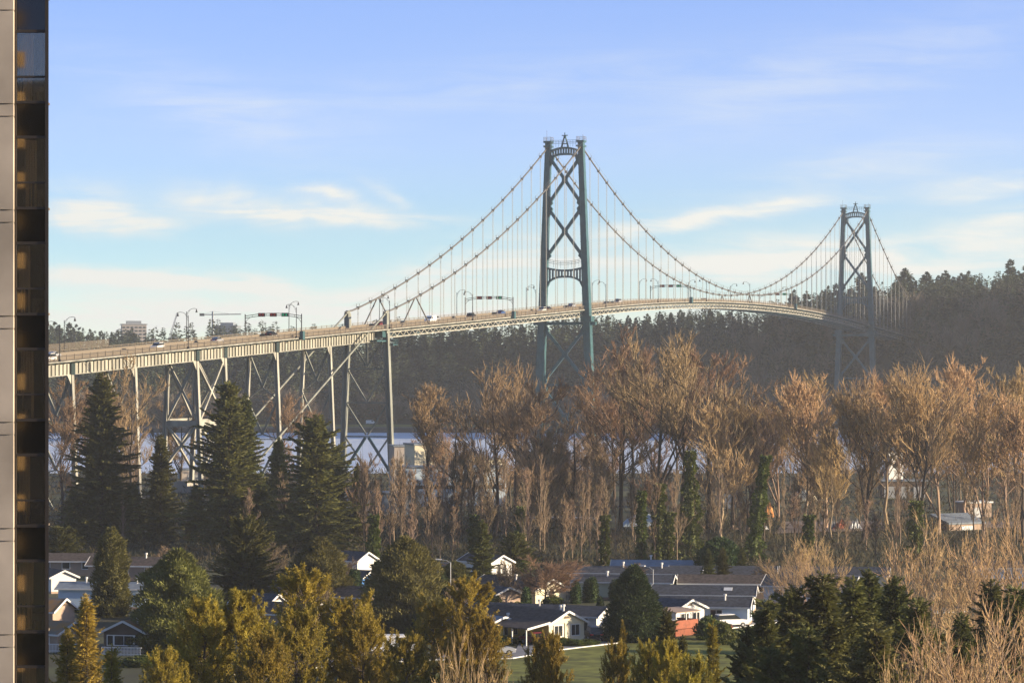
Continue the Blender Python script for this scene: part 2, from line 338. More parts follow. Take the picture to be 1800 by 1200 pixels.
def sweep(mb, ss, t0, t1, f0, f1):
    """box swept along the bridge: t range, bottom f0(s), top f1(s)"""
    ring = lambda s: [BR(s, t0, f0(s)), BR(s, t1, f0(s)), BR(s, t1, f1(s)), BR(s, t0, f1(s))]
    pts = []; fs = []
    for s in ss: pts += ring(s)
    for i in range(len(ss)-1):
        for j in range(4): fs.append((4*i+j, 4*i+(j+1) % 4, 4*i+4+(j+1) % 4, 4*i+4+j))
    n = 4*(len(ss)-1); fs += [(3, 2, 1, 0), (n, n+1, n+2, n+3)]
    mb.poly(pts, fs)
def frange(a, b, st):
    n = max(1, int(round((b-a)/st))); return [a+(b-a)*i/n for i in range(n+1)]
def deck_part(par, a, b):
    S_ = frange(a, b, 6)
    m = MB(); sweep(m, S_, -7.7, 7.7, lambda s: zrail(s)-1.6, lambda s: zrail(s)-1.25); m.build('deck', M['asphalt'], par)
    m = MB()
    for sg in (-1, 1): sweep(m, S_, sg*5.6-0.12, sg*5.6+0.12, lambda s: zrail(s)-1.245, lambda s: zrail(s)-0.45)
    m.build('traffic_barrier', M['rail'], par)
    for sg in (-1, 1):
        m = MB(); t = sg*7.55
        for dz, h in ((0, .12), (-.42, .05), (-.84, .05), (-1.15, .08)): sweep(m, S_, t-.05, t+.05, lambda s: zrail(s)+dz-h, lambda s: zrail(s)+dz)
        for s in frange(a, b, 3.9): m.obox(BR(s, t+.09*sg, zrail(s)-.72), U*.075, W*.05, (0, 0, .82))
        m2 = m.build('railing', M['rail'], par)
        ss = np.array(frange(a, b, 0.42)); zr = np.array([zrail(s) for s in ss]); V = []; 
        base = np.array([BR(s, t-.02*sg, 0) for s in ss]); u = np.array(U)*.025
        q = np.stack((base-u+np.outer(zr-1.2, (0, 0, 1)), base+u+np.outer(zr-1.2, (0, 0, 1)), base+u+np.outer(zr-.05, (0, 0, 1)), base-u+np.outer(zr-.05, (0, 0, 1))), 1).reshape(-1, 3)
        q = q-np.array(ORG[par.name]); fidx = np.arange(len(ss))[:, None]*4+np.arange(4)
        link('baluster', npmesh('baluster', q, [fidx]), M['rail'], m2); m2.children[0]['kind'] = 'stuff'
    m = MB()
    for s in frange(a+2, b-2, 3.9):
        z = zrail(s)-1.6
        m.obox(BR(s, 0, z-.32), U*.14, W*5.5, (0, 0, .3))
        for sg in (-1, 1): m.prism([BR(s-.14, sg*5.5, z-.01), BR(s-.14, sg*7.5, z-.01), BR(s-.14, sg*7.5, z-.25), BR(s-.14, sg*5.5, z-.62)], U*.28)
    fb = m.build('floor_beam', M['teal'], par); fb['kind'] = 'stuff'
    for sg in (-1, 1):                                     # fascia stringer under the walkway edge
        m = MB(); sweep(m, S_, sg*7.7-.06, sg*7.7+.06, lambda s: zrail(s)-1.62, lambda s: zrail(s)-1.36); m.build('fascia', M['girder'], par)
deck_part(bridge, 0.3, 850)
deck_part(viaduct, -330, -0.3)
# stiffening trusses
for sg in (-1, 1):
    m = MB(); t = sg*6.0; SS = frange(1, 850, 5)
    sweep(m, SS, t-.2, t+.2, lambda s: zrail(s)-2.55, lambda s: zrail(s)-2.23)
    sweep(m, SS, t-.24, t+.24, lambda s: zrail(s)-4.05, lambda s: zrail(s)-3.72)
    for a, b in zip(SS[:-1], SS[1:]):
        c = (a+b)/2
        m.bar(BR(a, t, zrail(a)-2.5), BR(c, t, zrail(c)-3.75), .22, .22); m.bar(BR(c, t, zrail(c)-3.75), BR(b, t, zrail(b)-2.5), .22, .22)
    m.build('stiffening_truss', M['girder'], bridge)
m = MB(); SS = frange(1, 850, 10)
for i, (a, b) in enumerate(zip(SS[:-1], SS[1:])):
    sg = 1 if i % 2 else -1
    m.bar(BR(a, -5.8*sg, zrail(a)-3.88), BR(b, 5.8*sg, zrail(b)-3.88), .3, .2); m.bar(BR(a, -5.8, zrail(a)-3.9), BR(a, 5.8, zrail(a)-3.9), .3, .24)
m.build('bottom_lateral_bracing', M['teal'], bridge)
m = MB()
for sg in (-1, 1):
    sweep(m, frange(1, 850, 6), sg*2.6-.2, sg*2.6+.2, lambda s: zrail(s)-2.6, lambda s: zrail(s)-1.9)
m.build('stringer', M['teal'], bridge)

# cables, hangers
hang_n = 0
for sg in (-1, 1):
    t = sg*6.0
    ss = frange(-2, 187, 6)+frange(187, 660, 7)[1:]+frange(660, 847, 6)[1:]
    m = MB(); m.tube([BR(s, t, zcable(max(s, 0))) for s in ss], .25, 7); cab = m.build('main_cable', M['cable'], bridge, smooth=True)
    m = MB()
    for dt in (-.45, .45): m.tube([BR(s, t+dt, zcable(max(s, 0))+1.15) for s in ss[1:]], .028, 3)
    m.build('hand_rope', M['hang'], cab)
    hs = [10*i+8 for i in range(18)]+[187+473*(i+1)/47 for i in range(46)]+[660+10*i+9 for i in range(18)]
    rest = MB()
    for k, s in enumerate(hs):
        zc = zcable(s); zb = zrail(s)-2.4
        cl = MB(); cl.obox(BR(s, t, zc), U*.3, W*.38, (0, 0, .42))
        for dt in (-.45, .45): cl.bar(BR(s, t+dt, zc), BR(s, t+dt, zc+1.25), .09, .09)
        cl.build('cable_clamp', M['cable'], cab)
        if zc-zb < 3.2 or (sg < 0 and s > 500): 
            if zc-zb < 3.2: continue
            for ds in (-.28, .28): rest.tube([BR(s+ds, t, zc), BR(s+ds, t, zb)], .05, 4, False)
            continue
        hang_n += 1; h = MB()
        for ds in (-.28, .28): h.tube([BR(s+ds, t, zc), BR(s+ds, t, zb)], .05, 4, False)
        (h.build('hanger', M['hang'], bridge) if hang_n <= 99 else rest.poly(h.v, h.f))
    if rest.v: r_ = rest.build('hanger', M['hang'], bridge); r_['kind'] = 'stuff'
# A-frames that tie cable to deck beside the cable bent and at midspan
for sc, ds in ((24, 13), (423.5, 5)):
    for sg in (-1, 1):
        m = MB()
        for d in (-ds, ds): m.bar(BR(sc+d*.06, 6*sg, zcable(sc)-.2), BR(sc+d, 6*sg, zrail(sc+d)-2.3), .3, .3)
        m.build('cable_tie_frame', M['cable'], bridge)

# towers
def tleg(z): return 6.0+(111.4-z)*.0365
def make_tower(s):
    tw = empty('tower', BR(s, 0, 0)); tw.parent = bridge; tw.location = BR(s, 0, 0)-BR(0, 0, 0)
    lw = lambda z: .95+(111-z)*.0048                       # half width of a leg
    for sg in (-1, 1):
        m = MB(); pts = []; lv = [1.5, 30, 49.5, 63, 90, 108, 112.6]
        for z in lv:
            t = sg*tleg(z); w = lw(z)
            pts += [BR(s-w*1.15, t-w, z), BR(s+w*1.15, t-w, z), BR(s+w*1.15, t+w, z), BR(s-w*1.15, t+w, z)]
        fs = [(3, 2, 1, 0)]+[(4*i+j, 4*i+(j+1) % 4, 4*i+4+(j+1) % 4, 4*i+4+j) for i in range(len(lv)-1) for j in range(4)]
        n = 4*(len(lv)-1); fs.append((n, n+1, n+2, n+3)); m.poly(pts, fs)
        for z0, z1 in zip(lv[:-1], lv[1:]):               # edge angles and cover plates standing proud
            for dt in (-1, 1):
                a, b = BR(s-lw(z0)*1.15-.06, sg*tleg(z0)+dt*lw(z0)*.8, z0), BR(s-lw(z1)*1.15-.06, sg*tleg(z1)+dt*lw(z1)*.8, z1)
                m.bar(a, b, .3, .16)
        for z in range(6, 110, 6): m.obox(BR(s, sg*tleg(z), z), U*(lw(z)*1.15+.07), W*(lw(z)+.06), (0, 0, .12))
        m.obox(BR(s, sg*6, 112.9), U*1.7, W*1.35, (0, 0, .35)); m.obox(BR(s, sg*6, 111.3), U*2.0, W*1.25, (0, 0, .3))
        leg = m.build('leg', M['teal'], tw)
        m = MB()
        for a in (-1.6, 0, 1.6):
            for b in (-1.25, 1.25): m.bar(BR(s+a, sg*6+b, 113), BR(s+a, sg*6+b, 114.6), .1, .1)
        for z in (113.9, 114.5):
            for b in (-1.25, 1.25): m.bar(BR(s-1.6, sg*6+b, z), BR(s+1.6, sg*6+b, z), .07, .07)
            for a in (-1.6, 1.6): m.bar(BR(s+a, sg*6-1.25, z), BR(s+a, sg*6+1.25, z), .07, .07)
        m.bar(BR(s, sg*6.6, 113), BR(s, sg*6.6, 117 if sg < 0 else 115.4), .07, .07)
        m.build('saddle_railing', M['rail'], tw)
    def inner(z, sg): return sg*(tleg(z)-lw(z)*.6)
    for zt, zb in ((107.6, 91.2), (90.0, 72.8), (48.0, 29.0), (27.5, 5.5)):
        m = MB()
        for sg in (-1, 1): m.bar(BR(s+.25*sg, inner(zt, sg), zt), BR(s+.25*sg, inner(zb, -sg), zb), 1.0, 1.05, up=W.cross(Vector((0, 0, 1))))
        zm = zb+(zt-zb)*(tleg(zb))/(tleg(zb)+tleg(zt))
        m.obox(BR(s, 0, zm), U*.62, W*.95, (0, 0, 1.1))
        for z, k in ((zt, -1), (zb, 1)):
            for sg in (-1, 1):
                i = tleg(z)-lw(z)
                m.prism([BR(s-.6, sg*(i+.1), z+k*3.4), BR(s-.6, sg*(i+.1), z-k*1.3), BR(s-.6, sg*(i-1.25), z+k*.3), BR(s-.6, sg*(i-1.0), z+k*1.2)], U*1.2)
        m.build('cross_brace', M['teal'], tw)
    def portal(zc, halfs, top, bot, nbars):
        m = MB(); n = 14; ts = [halfs*(2*i/n-1) for i in range(n+1)]
        for f, h in ((top, .5), (bot, .5)):
            for a, b in zip(ts[:-1], ts[1:]):
                za, zb_ = f(a/halfs), f(b/halfs)
                m.prism([BR(s-.7, a, za), BR(s-.7, b, zb_), BR(s-.7, b, zb_-h*1.3), BR(s-.7, a, za-h*1.3)], U*1.4)
        for i in range(nbars+1):
            t = halfs*(2*i/nbars-1); m.bar(BR(s, t, top(t/halfs)-.3), BR(s, t, bot(t/halfs)-.2), .42, 1.1)
        m.build('portal_beam', M['teal'], tw)
    i1 = tleg(66)-lw(66)+.15
    portal(66, i1, lambda x: 68.4+.9*x*x, lambda x: 66.2-2.6*abs(x)**3, 12)
    m = MB()
    for sg in (-1, 1):
        k = tleg(60)-lw(60)+.1; m.prism([BR(s-.6, sg*k, 64.2), BR(s-.6, sg*(k-1.3), 64.0), BR(s-.6, sg*(k-.45), 62.2), BR(s-.6, sg*(k+.1), 59.5)], U*1.2)
    m.build('portal_bracket', M['teal'], tw)
    i2 = 6-lw(110)+.15
    portal(110, i2, lambda x: 111.1-1.1*x*x, lambda x: 108.9-1.6*abs(x)**3, 11)
    for z0, i, sag in ((112.3, i2, 0), (70.1, i1, 1.0)):  # walkway railings over both portal beams
        m = MB()
        for dz in (0, .55, 1.1): 
            q = [BR(s-.6, i*(k/5-1), z0+dz+sag*((k/5-1)**2)) for k in range(11)]
            m.tube(q, .06, 4)
        for k in range(11): m.bar(BR(s-.6, i*(k/5-1), z0-1.3+sag*((k/5-1)**2)), BR(s-.6, i*(k/5-1), z0+1.1+sag*((k/5-1)**2)), .07, .07)
        m.build('walkway_railing', M['teal'], tw)
    m = MB()                                              # lattice mast with beacon on the top beam
    for a in (-1, 1):
        for b in (-1, 1): m.bar(BR(s+.6*a, 1.25*b, 110.8), BR(s+.2*a, .42*b, 114.1), .28, .28)
    for z, w in ((112.2, .9), (114.1, .5)): m.obox(BR(s, 0, z), U*w*.5, W*w, (0, 0, .12))
    m.obox(BR(s, 0, 114.6), U*.4, W*.4, (0, 0, .5)); m.obox(BR(s, 0, 115.1), U*.2, W*1.1, (0, 0, .14)); m.bar(BR(s, 0, 115.1), BR(s, 0, 116.1), .26, .26)
    m.build('beacon_mast', M['teal'], tw)
    for z, hw in ((49.6, 1.0), (28.2, .45), (4.6, .5)):
        m = MB(); m.obox(BR(s, 0, z), U*.8, W*(tleg(z)+.9+(2.2 if hw > .9 else 0)), (0, 0, hw*.55))
        if hw > .9:
            for sg in (-1, 1): m.obox(BR(s, sg*tleg(50), 51.2), U*1.9, W*1.9, (0, 0, 1.0))
        m.build('strut', M['teal'], tw)
    for sg in (-1, 1): m = MB(); m.obox(BR(s, sg*tleg(0), .2), U*4, W*4, (0, 0, 2.2)); m.build('pier', M['pier'], tw)
for s in (187, 660): make_tower(s)

def hleg(mb, p0, p1, w=1.0):
    """riveted leg of two plates with a recessed web, p0 bottom to p1 top"""
    d = Vector(p1)-Vector(p0); c = (Vector(p0)+Vector(p1))/2; a = d/2
    for sg in (-1, 1): mb.obox(c+W*sg*(w*.36), a, U*w*.55, W*w*.13)
    mb.obox(c, a, U*w*.3, W*w*.23)
def lat(mb, p0, p1, w=.34): mb.bar(p0, p1, w, w)
# cable bent at the land end of the hung deck
bent = empty('cable_bent'); bent.parent = bridge; ORG[bent.name] = ORG[bridge.name]
gzb = lambda s, t: gz(BR(s, t, 0).y)
def legt(t0, ztop, z): return t0+math.copysign(.042, t0)*(ztop-z)
for sg in (-1, 1):
    m = MB(); zt = 44.5; b = gzb(0, 6*sg)-.3
    hleg(m, BR(0, legt(6*sg, zt, b), b), BR(0, 6*sg, zt), 1.5); m.build('leg', M['pale'], bent)
    m = MB(); m.obox(BR(0, 6*sg, 47.3), U*1.15, W*.65, (0, 0, 2.9)); m.prism([BR(-1.6, 6*sg-.4, 50.2), BR(1.3, 6*sg-.4, 50.2), BR(1.0, 6*sg-.4, 50.9), BR(-.2, 6*sg-.4, 51.1), BR(-1.4, 6*sg-.4, 50.7)], W*.8)
    m.build('saddle_post', M['pale'], bent)
    m = MB(); pts = [BR(s, 6*sg, 50.5+.437*s-(.004*s*s if s > -6 else 0)) for s in (0, -3, -12, -50, -107)]
    m.tube(pts, [.27, .27, .27, .3, .3], 7); m.build('backstay', M['pale'], bridge, smooth=True)
    m = MB(); m.obox(BR(-109, 6*sg, 3.5), U*5, W*2.2, (0, 0, 2.5)); m.build('anchor_block', M['pier'], bridge)
zl = [44.0, 34.2, 24.4, 14.6]
for i, z in enumerate(zl):
    m = MB(); t = abs(legt(6, 44.5, z)); m.obox(BR(0, 0, z), U*.25, W*t, (0, 0, .2))
    m.build('strut', M['pale'], bent)
    zb = z-9.3 if i else 35.0
    m = MB()
    for sg in (-1, 1): lat(m, BR(0, sg*t*.93, z-.3), BR(0, sg*.25, zb), .42)
    if i == 0: lat(m, BR(0, 0, 44), BR(0, 0, 35.2), .5)
    m.build('cross_brace', M['pale'], bent)
m = MB()
for sg in (-1, 1): m.bar(BR(0, sg*.5, 14.3), BR(0, sg*7.3, 4.2), .7, .7)
m.build('cross_brace', M['teal'], bent)
m = MB(); m.box(0, 0.01, 0, 0.01, 0, .01); m = MB()
m.obox(BR(-4, 0, 42.2), U*4.2, W*6.3, (0, 0, .22)); m.obox(BR(-2, 0, 44.2), U*1.6, W*6.2, (0, 0, .9)); m.obox(BR(2.4, 7.2, 41.2), U*2.0, W*.7, (0, 0, .15))
for ds in (.5, 2.4, 4.3): m.bar(BR(ds, 7.9, 41.2), BR(ds, 7.9, 42.5), .1, .1)
for z in (41.9, 42.5): m.bar(BR(.5, 7.9, z), BR(4.3, 7.9, z), .1, .1)
m.build('inspection_platform', M['teal'], bent)

# viaduct girders and piers
zt_ = lambda s: zrail(s)-2.3
zb_ = lambda s: zrail(s)-4.8
for sg in (-1, 1):
    m = MB(); t = 3.9*sg; ss = frange(-330, -4.5, 8)
    sweep(m, ss, t-.1, t+.1, zb_, zt_)
    for f, a, b in ((zt_, -.02, .14), (zb_, -.14, .02)): sweep(m, ss, t-.36, t+.36, lambda s: f(s)+a, lambda s: f(s)+b)
    for s in frange(-330, -5, 1.9): m.obox(BR(s, t+.22*sg, (zt_(s)+zb_(s))/2), U*.06, W*.2, (0, 0, 1.2))
    m.build('plate_girder', M['girder'], viaduct)
m = MB(); sweep(m, frange(-330, -4.5, 8), -3.75, 3.75, lambda s: zb_(s)+.5, lambda s: zb_(s)+.62)
for s in frange(-330, -5, 6): m.obox(BR(s, 0, (zt_(s)+zb_(s))/2), U*.12, W*3.75, (0, 0, .9))
m.build('girder_diaphragm', M['teal'], viaduct)
piers = [solve_s(x, 3.9) for x in (60, 125, 236, 345, 394, 485, 579)]
for i, s in enumerate(piers):
    p = empty('pier'); p.parent = viaduct; ORG[p.name] = ORG[viaduct.name]; zt = zb_(s)-.15; b = gzb(s, 0)-.3
    wide = i in (3, 4)
    for sg in (-1, 1):
        m = MB(); hleg(m, BR(s, legt(3.9*sg, zt, b), b), BR(s, 3.9*sg, zt), 1.0)
        m.prism([BR(s-.4, 3.9*sg, zt), BR(s-2.6, 3.9*sg, zt+.1), BR(s-.4, 3.9*sg, zt-2.4)], W*.3)
        m.build('leg', M['girder'], p)
    m = MB(); lv = [zt, zt-12.5, zt-23] if not wide else [zt, zt-15.5]
    for k, z in enumerate(lv):
        t = abs(legt(3.9, zt, z)); z2 = lv[k+1] if k+1 < len(lv) else max(b, z-11)
        t2 = abs(legt(3.9, zt, z2))
        if wide:
            lat(m, BR(s, -t, z), BR(s, t2, z2), .5); lat(m, BR(s, t, z), BR(s, -t2, z2), .5)
            if k: m.obox(BR(s, 0, z), U*.3, W*t, (0, 0, .7))
        else:
            zm = z-9.2
            lat(m, BR(s, -t, z), BR(s, 0, zm), .5); lat(m, BR(s, t, z), BR(s, 0, zm), .5)
            if k: m.obox(BR(s, 0, z), U*.15, W*t, (0, 0, .12))
            lat(m, BR(s, -t2, z2), BR(s, 0, zm), .3); lat(m, BR(s, t2, z2), BR(s, 0, zm), .3)
    m.build('cross_brace', M['girder'] if wide else M['pale'], p)
    if i in (1, 3, 4, 5):  # dark boxes standing in for the shaded gaps between girder spans
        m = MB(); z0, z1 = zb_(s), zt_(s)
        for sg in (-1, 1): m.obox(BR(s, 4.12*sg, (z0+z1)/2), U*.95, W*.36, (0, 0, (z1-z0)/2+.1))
        m.build('painted_gap_shade', M['shade'], p)
    m = MB()
    for sg in (-1, 1): m.obox(BR(s, legt(3.9*sg, zt, b), b+.5), U*1.3, W*1.3, (0, 0, 1.1))
    m.build('footing', M['pier'], p)
sa, sb = piers[3], piers[4]                              # trestle tower: two piers braced together lengthwise
for sg in (-1, 1):
    m = MB(); za, zb2 = zb_(sa)-.2, zb_(sb)-.2; zm = za-15.5; f = lambda s, z: BR(s, legt(3.9*sg, za, z), z)
    lat(m, f(sa, za), f(sb, zm), .55); lat(m, f(sb, zb2), f(sa, zm), .55)
    lat(m, f(sa, zm), f(sb, zm-12), .55); lat(m, f(sb, zm), f(sa, zm-12), .55)
    m.bar(f(sa, zm), f(sb, zm), .3, 1.5); m.bar(f(sa, zm+.95), f(sb, zm+.95), .7, .3); m.bar(f(sa, zm-.95), f(sb, zm-.95), .7, .3)
    m.build('trestle_bracing', M['girder'], viaduct)

# lamp posts on the bridge
def make_lamp():
    r = empty('street_lamp')
    m = MB(); m.tube([(0, 0, 0), (0, 0, 4), (0, 0, 8.2)], [.12, .10, .075], 6); m.obox((0, 0, .25), (.22, 0, 0), (0, .22, 0), (0, 0, .25)); m.build('pole', M['dark'], r)
    m = MB(); m.tube([(0, 0, 7.4), (.5, 0, 8.3), (1.3, 0, 8.85), (2.2, 0, 9.0), (2.8, 0, 8.85)], .055, 5); m.tube([(0, 0, 6.6), (.35, 0, 7.5), (.9, 0, 8.5)], .035, 4); m.build('arm', M['dark'], r)
    m = MB(); m.tube([(2.8, 0, 8.85), (2.8, 0, 8.5), (2.8, 0, 8.2), (2.8, 0, 7.95)], [.06, .16, .26, .34], 8); m.build('lamp_shade', M['dark'], r)
    return r
lamp0 = make_lamp(); first = True
lampsW = [solve_s(x, 7.9) for x in (105, 331, 521, 685, 831, 942, 1065, 1157, 1242, 1318, 1387)]; lampsE = [solve_s(x, -7.9) for x in (113, 328, 508, 667, 803, 925, 1041, 1124, 1210, 1284)]
aW = math.atan2(-W.y, -W.x); aE = math.atan2(W.y, W.x)
def lamp_label(s, side):
    where = 'left on the viaduct' if s < -150 else 'above the trestle legs of the viaduct' if s < -90 else 'beside the first lane signal gantry' if s < -30 else \
        'beside the short cable posts' if s < 40 else 'on the side span left of the nearer tower' if s < 110 else 'close to the left of the nearer tower' if s < 187 else \
        'just right of the nearer tower' if s < 245 else 'beside the gantry on the main span' if s < 310 else 'on the rising main span' if s < 385 else 'at the low point of the cables' if s < 450 else 'on the falling main span' if s < 530 else 'near the farther tower'
    return 'curved arm lamp %s, %s railing' % (where, 'near' if side > 0 else 'far')
for lst, t, a in ((lampsW, 7.9, aW), (lampsE, -7.9, aE)):
    for s in lst:
        if s > 600: continue
        o = lamp0 if first else copy_tree(lamp0); first = False
        o.location = BR(s, t, zrail(s)-1.3); o.rotation_euler = (0, 0, a)
        tag(o, lamp_label(s, t), 'street lamp', 'street lamps along the bridge')
# lane signal gantries
def make_gantry():
    r = empty('lane_gantry')
    for sg in (-1, 1): m = MB(); m.tube([(8.2*sg, 0, 0), (8.2*sg, 0, 6.3)], .14, 6); m.obox((8.2*sg, 0, .3), (.3, 0, 0), (0, .3, 0), (0, 0, .3)); m.build('post', M['dark'], r)
    m = MB(); n = 16; q = lambda k, z: (8.2*(2*k/n-1), 0, z+.75*(1-(2*k/n-1)**2))
    for z in (5.75, 5.2): m.tube([q(k, z if z > 5.5 else z) for k in range(n+1)], .09, 5)
    for k in range(0, n+1, 2): m.bar(q(k, 5.75), q(k, 5.2), .07, .07)
    for sg in (-1, 1): m.tube([(8.2*sg, 0, 3.9), (7.6*sg, 0, 4.8), (6.6*sg, 0, 5.5)], .06, 4)
    m.build('arch', M['dark'], r)
    for x, c in ((-3.4, 'redx'), (0, 'redx'), (3.4, 'greenx')):
        m = MB(); zc = 6.1-.0; m.box(x-.95, x+.95, -.2, .2, zc-.5, zc+.5); h = m.build('signal', M['dark'], r)
        m = MB()
        for dx in (-.45, .45):
            if c == 'redx': m.bar((x+dx-.28, -.23, zc-.3), (x+dx+.28, -.23, zc+.3), .02, .12, up=(0, 1, 0)); m.bar((x+dx-.28, -.23, zc+.3), (x+dx+.28, -.23, zc-.3), .02, .12, up=(0, 1, 0))
            else: m.bar((x+dx, -.23, zc+.32), (x+dx, -.23, zc-.2), .02, .14, up=(1, 0, 0)); m.poly([(x+dx-.26, -.23, zc), (x+dx+.26, -.23, zc), (x+dx, -.23, zc-.36)], [(0, 2, 1)])
        m.build('signal_face', M[c], h)
    m = MB(); m.box(7.9, 8.9, -.7, .7, -.6, 1.7); m.build('cabinet', M['teal'], r)
    return r
g0 = make_gantry()
for i, (s, w) in enumerate(((-68, 'over the viaduct, left of the cable posts'), (107, 'over the side span, left of the nearer tower'), (322, 'over the main span, right of the nearer tower'), (497, 'over the falling main span, before the farther tower'))):
    o = g0 if i == 0 else copy_tree(g0); o.location = BR(s, 0, zrail(s)-1.25); o.rotation_euler = (0, 0, math.atan2(W.y, W.x))
    tag(o, 'arched lane signal gantry '+w, 'signal gantry', 'lane signal gantries')
# mesh fence along the far side of the viaduct
fr = empty('mesh_fence', BR(-210, -8, zrail(-210)), 'tan mesh fence on the far edge of the viaduct, left end', 'fence')
m = MB(); SS = frange(-330, -150, 3)
for s in SS: m.bar(BR(s, -7.9, zrail(s)-1.2), BR(s, -7.9, zrail(s)+1.6), .1, .1)
m.build('post', M['rail'], fr); fr.children[0]['kind'] = 'stuff'
m = MB()
for k in range(10): sweep(m, SS, -7.93, -7.88, lambda s: zrail(s)+.1+k*.15, lambda s: zrail(s)+.16+k*.15)
m.build('mesh_panel', M['rail'], fr)

# ------------------------------------------------------------------ tree builders (numpy)
def unit(a): return a/np.maximum(np.linalg.norm(a, axis=-1, keepdims=True), 1e-9)
def rperp(rng, D):
    r = rng.normal(size=D.shape); r -= (r*D).sum(-1, keepdims=True)*D; return unit(r)
class Acc:
    def __init__(s): s.V = []; s.Q = []; s.T = []; s.n = 0
    def add(s, V, Q=None, T=None):
        s.V.append(V)
        if Q is not None: s.Q.append(Q+s.n)
        if T is not None: s.T.append(T+s.n)
        s.n += len(V)
    def mesh(s, name): return npmesh(name, np.concatenate(s.V), ([np.concatenate(s.Q)] if s.Q else [])+([np.concatenate(s.T)] if s.T else []))
def add_tubes(acc, P, rad, n):
    """P (N,k,3) polylines, rad (N,k)"""
    Nn, k, _ = P.shape
    if Nn == 0: return
    T = np.empty_like(P); T[:, 1:-1] = P[:, 2:]-P[:, :-2]; T[:, 0] = P[:, 1]-P[:, 0]; T[:, -1] = P[:, -1]-P[:, -2]; T = unit(T)
    up = np.where(np.abs(T[..., 2:3]) < .9, np.array([0, 0, 1.]), np.array([1., 0, 0]))
    X = unit(np.cross(T, up)); Y = np.cross(X, T)
    an = 2*np.pi*np.arange(n)/n
    ring = P[:, :, None]+rad[:, :, None, None]*(X[:, :, None]*np.cos(an)[None, None, :, None]+Y[:, :, None]*np.sin(an)[None, None, :, None])
    V = ring.reshape(-1, 3); i, s, j = np.meshgrid(np.arange(Nn), np.arange(k-1), np.arange(n), indexing='ij')
    b = (i*k+s)*n; j2 = (j+1) % n
    acc.add(V, np.stack((b+j, b+j2, b+n+j2, b+n+j), -1).reshape(-1, 4))
def grow(rng, P, D, L, k, up, wob, down=0):
    pts = [P]; 
    for i in range(k):
        D = unit(D+np.array([0, 0, 1.])*(up if np.isscalar(up) else up[:, None])+rng.normal(size=D.shape)*wob)
        P = P+D*(L/k)[:, None]; pts.append(P)
    return np.stack(pts, 1)
def shoots(rng, poly, rad, cnt, t0, t1, a0, a1):
    """child roots on polylines"""
    Nn, k, _ = poly.shape
    t = rng.uniform(t0, t1, (Nn, cnt))*(k-1); i = np.minimum(t.astype(int), k-2); f = t-i
    r = np.arange(Nn)[:, None]
    P = poly[r, i]*(1-f[..., None])+poly[r, i+1]*f[..., None]; D = unit(poly[r, i+1]-poly[r, i])
    rr = rad[r, i]*(1-f)+rad[r, i+1]*f
    D = D.reshape(-1, 3); an = rng.uniform(a0, a1, len(D))[:, None]
    D = D*np.cos(an)+rperp(rng, D)*np.sin(an)
    return P.reshape(-1, 3), unit(D), rr.ravel(), (t/(k-1)).ravel()
def taper(r0, r1, k): return r0[:, None]+(r1-r0)[:, None]*np.linspace(0, 1, k)[None]
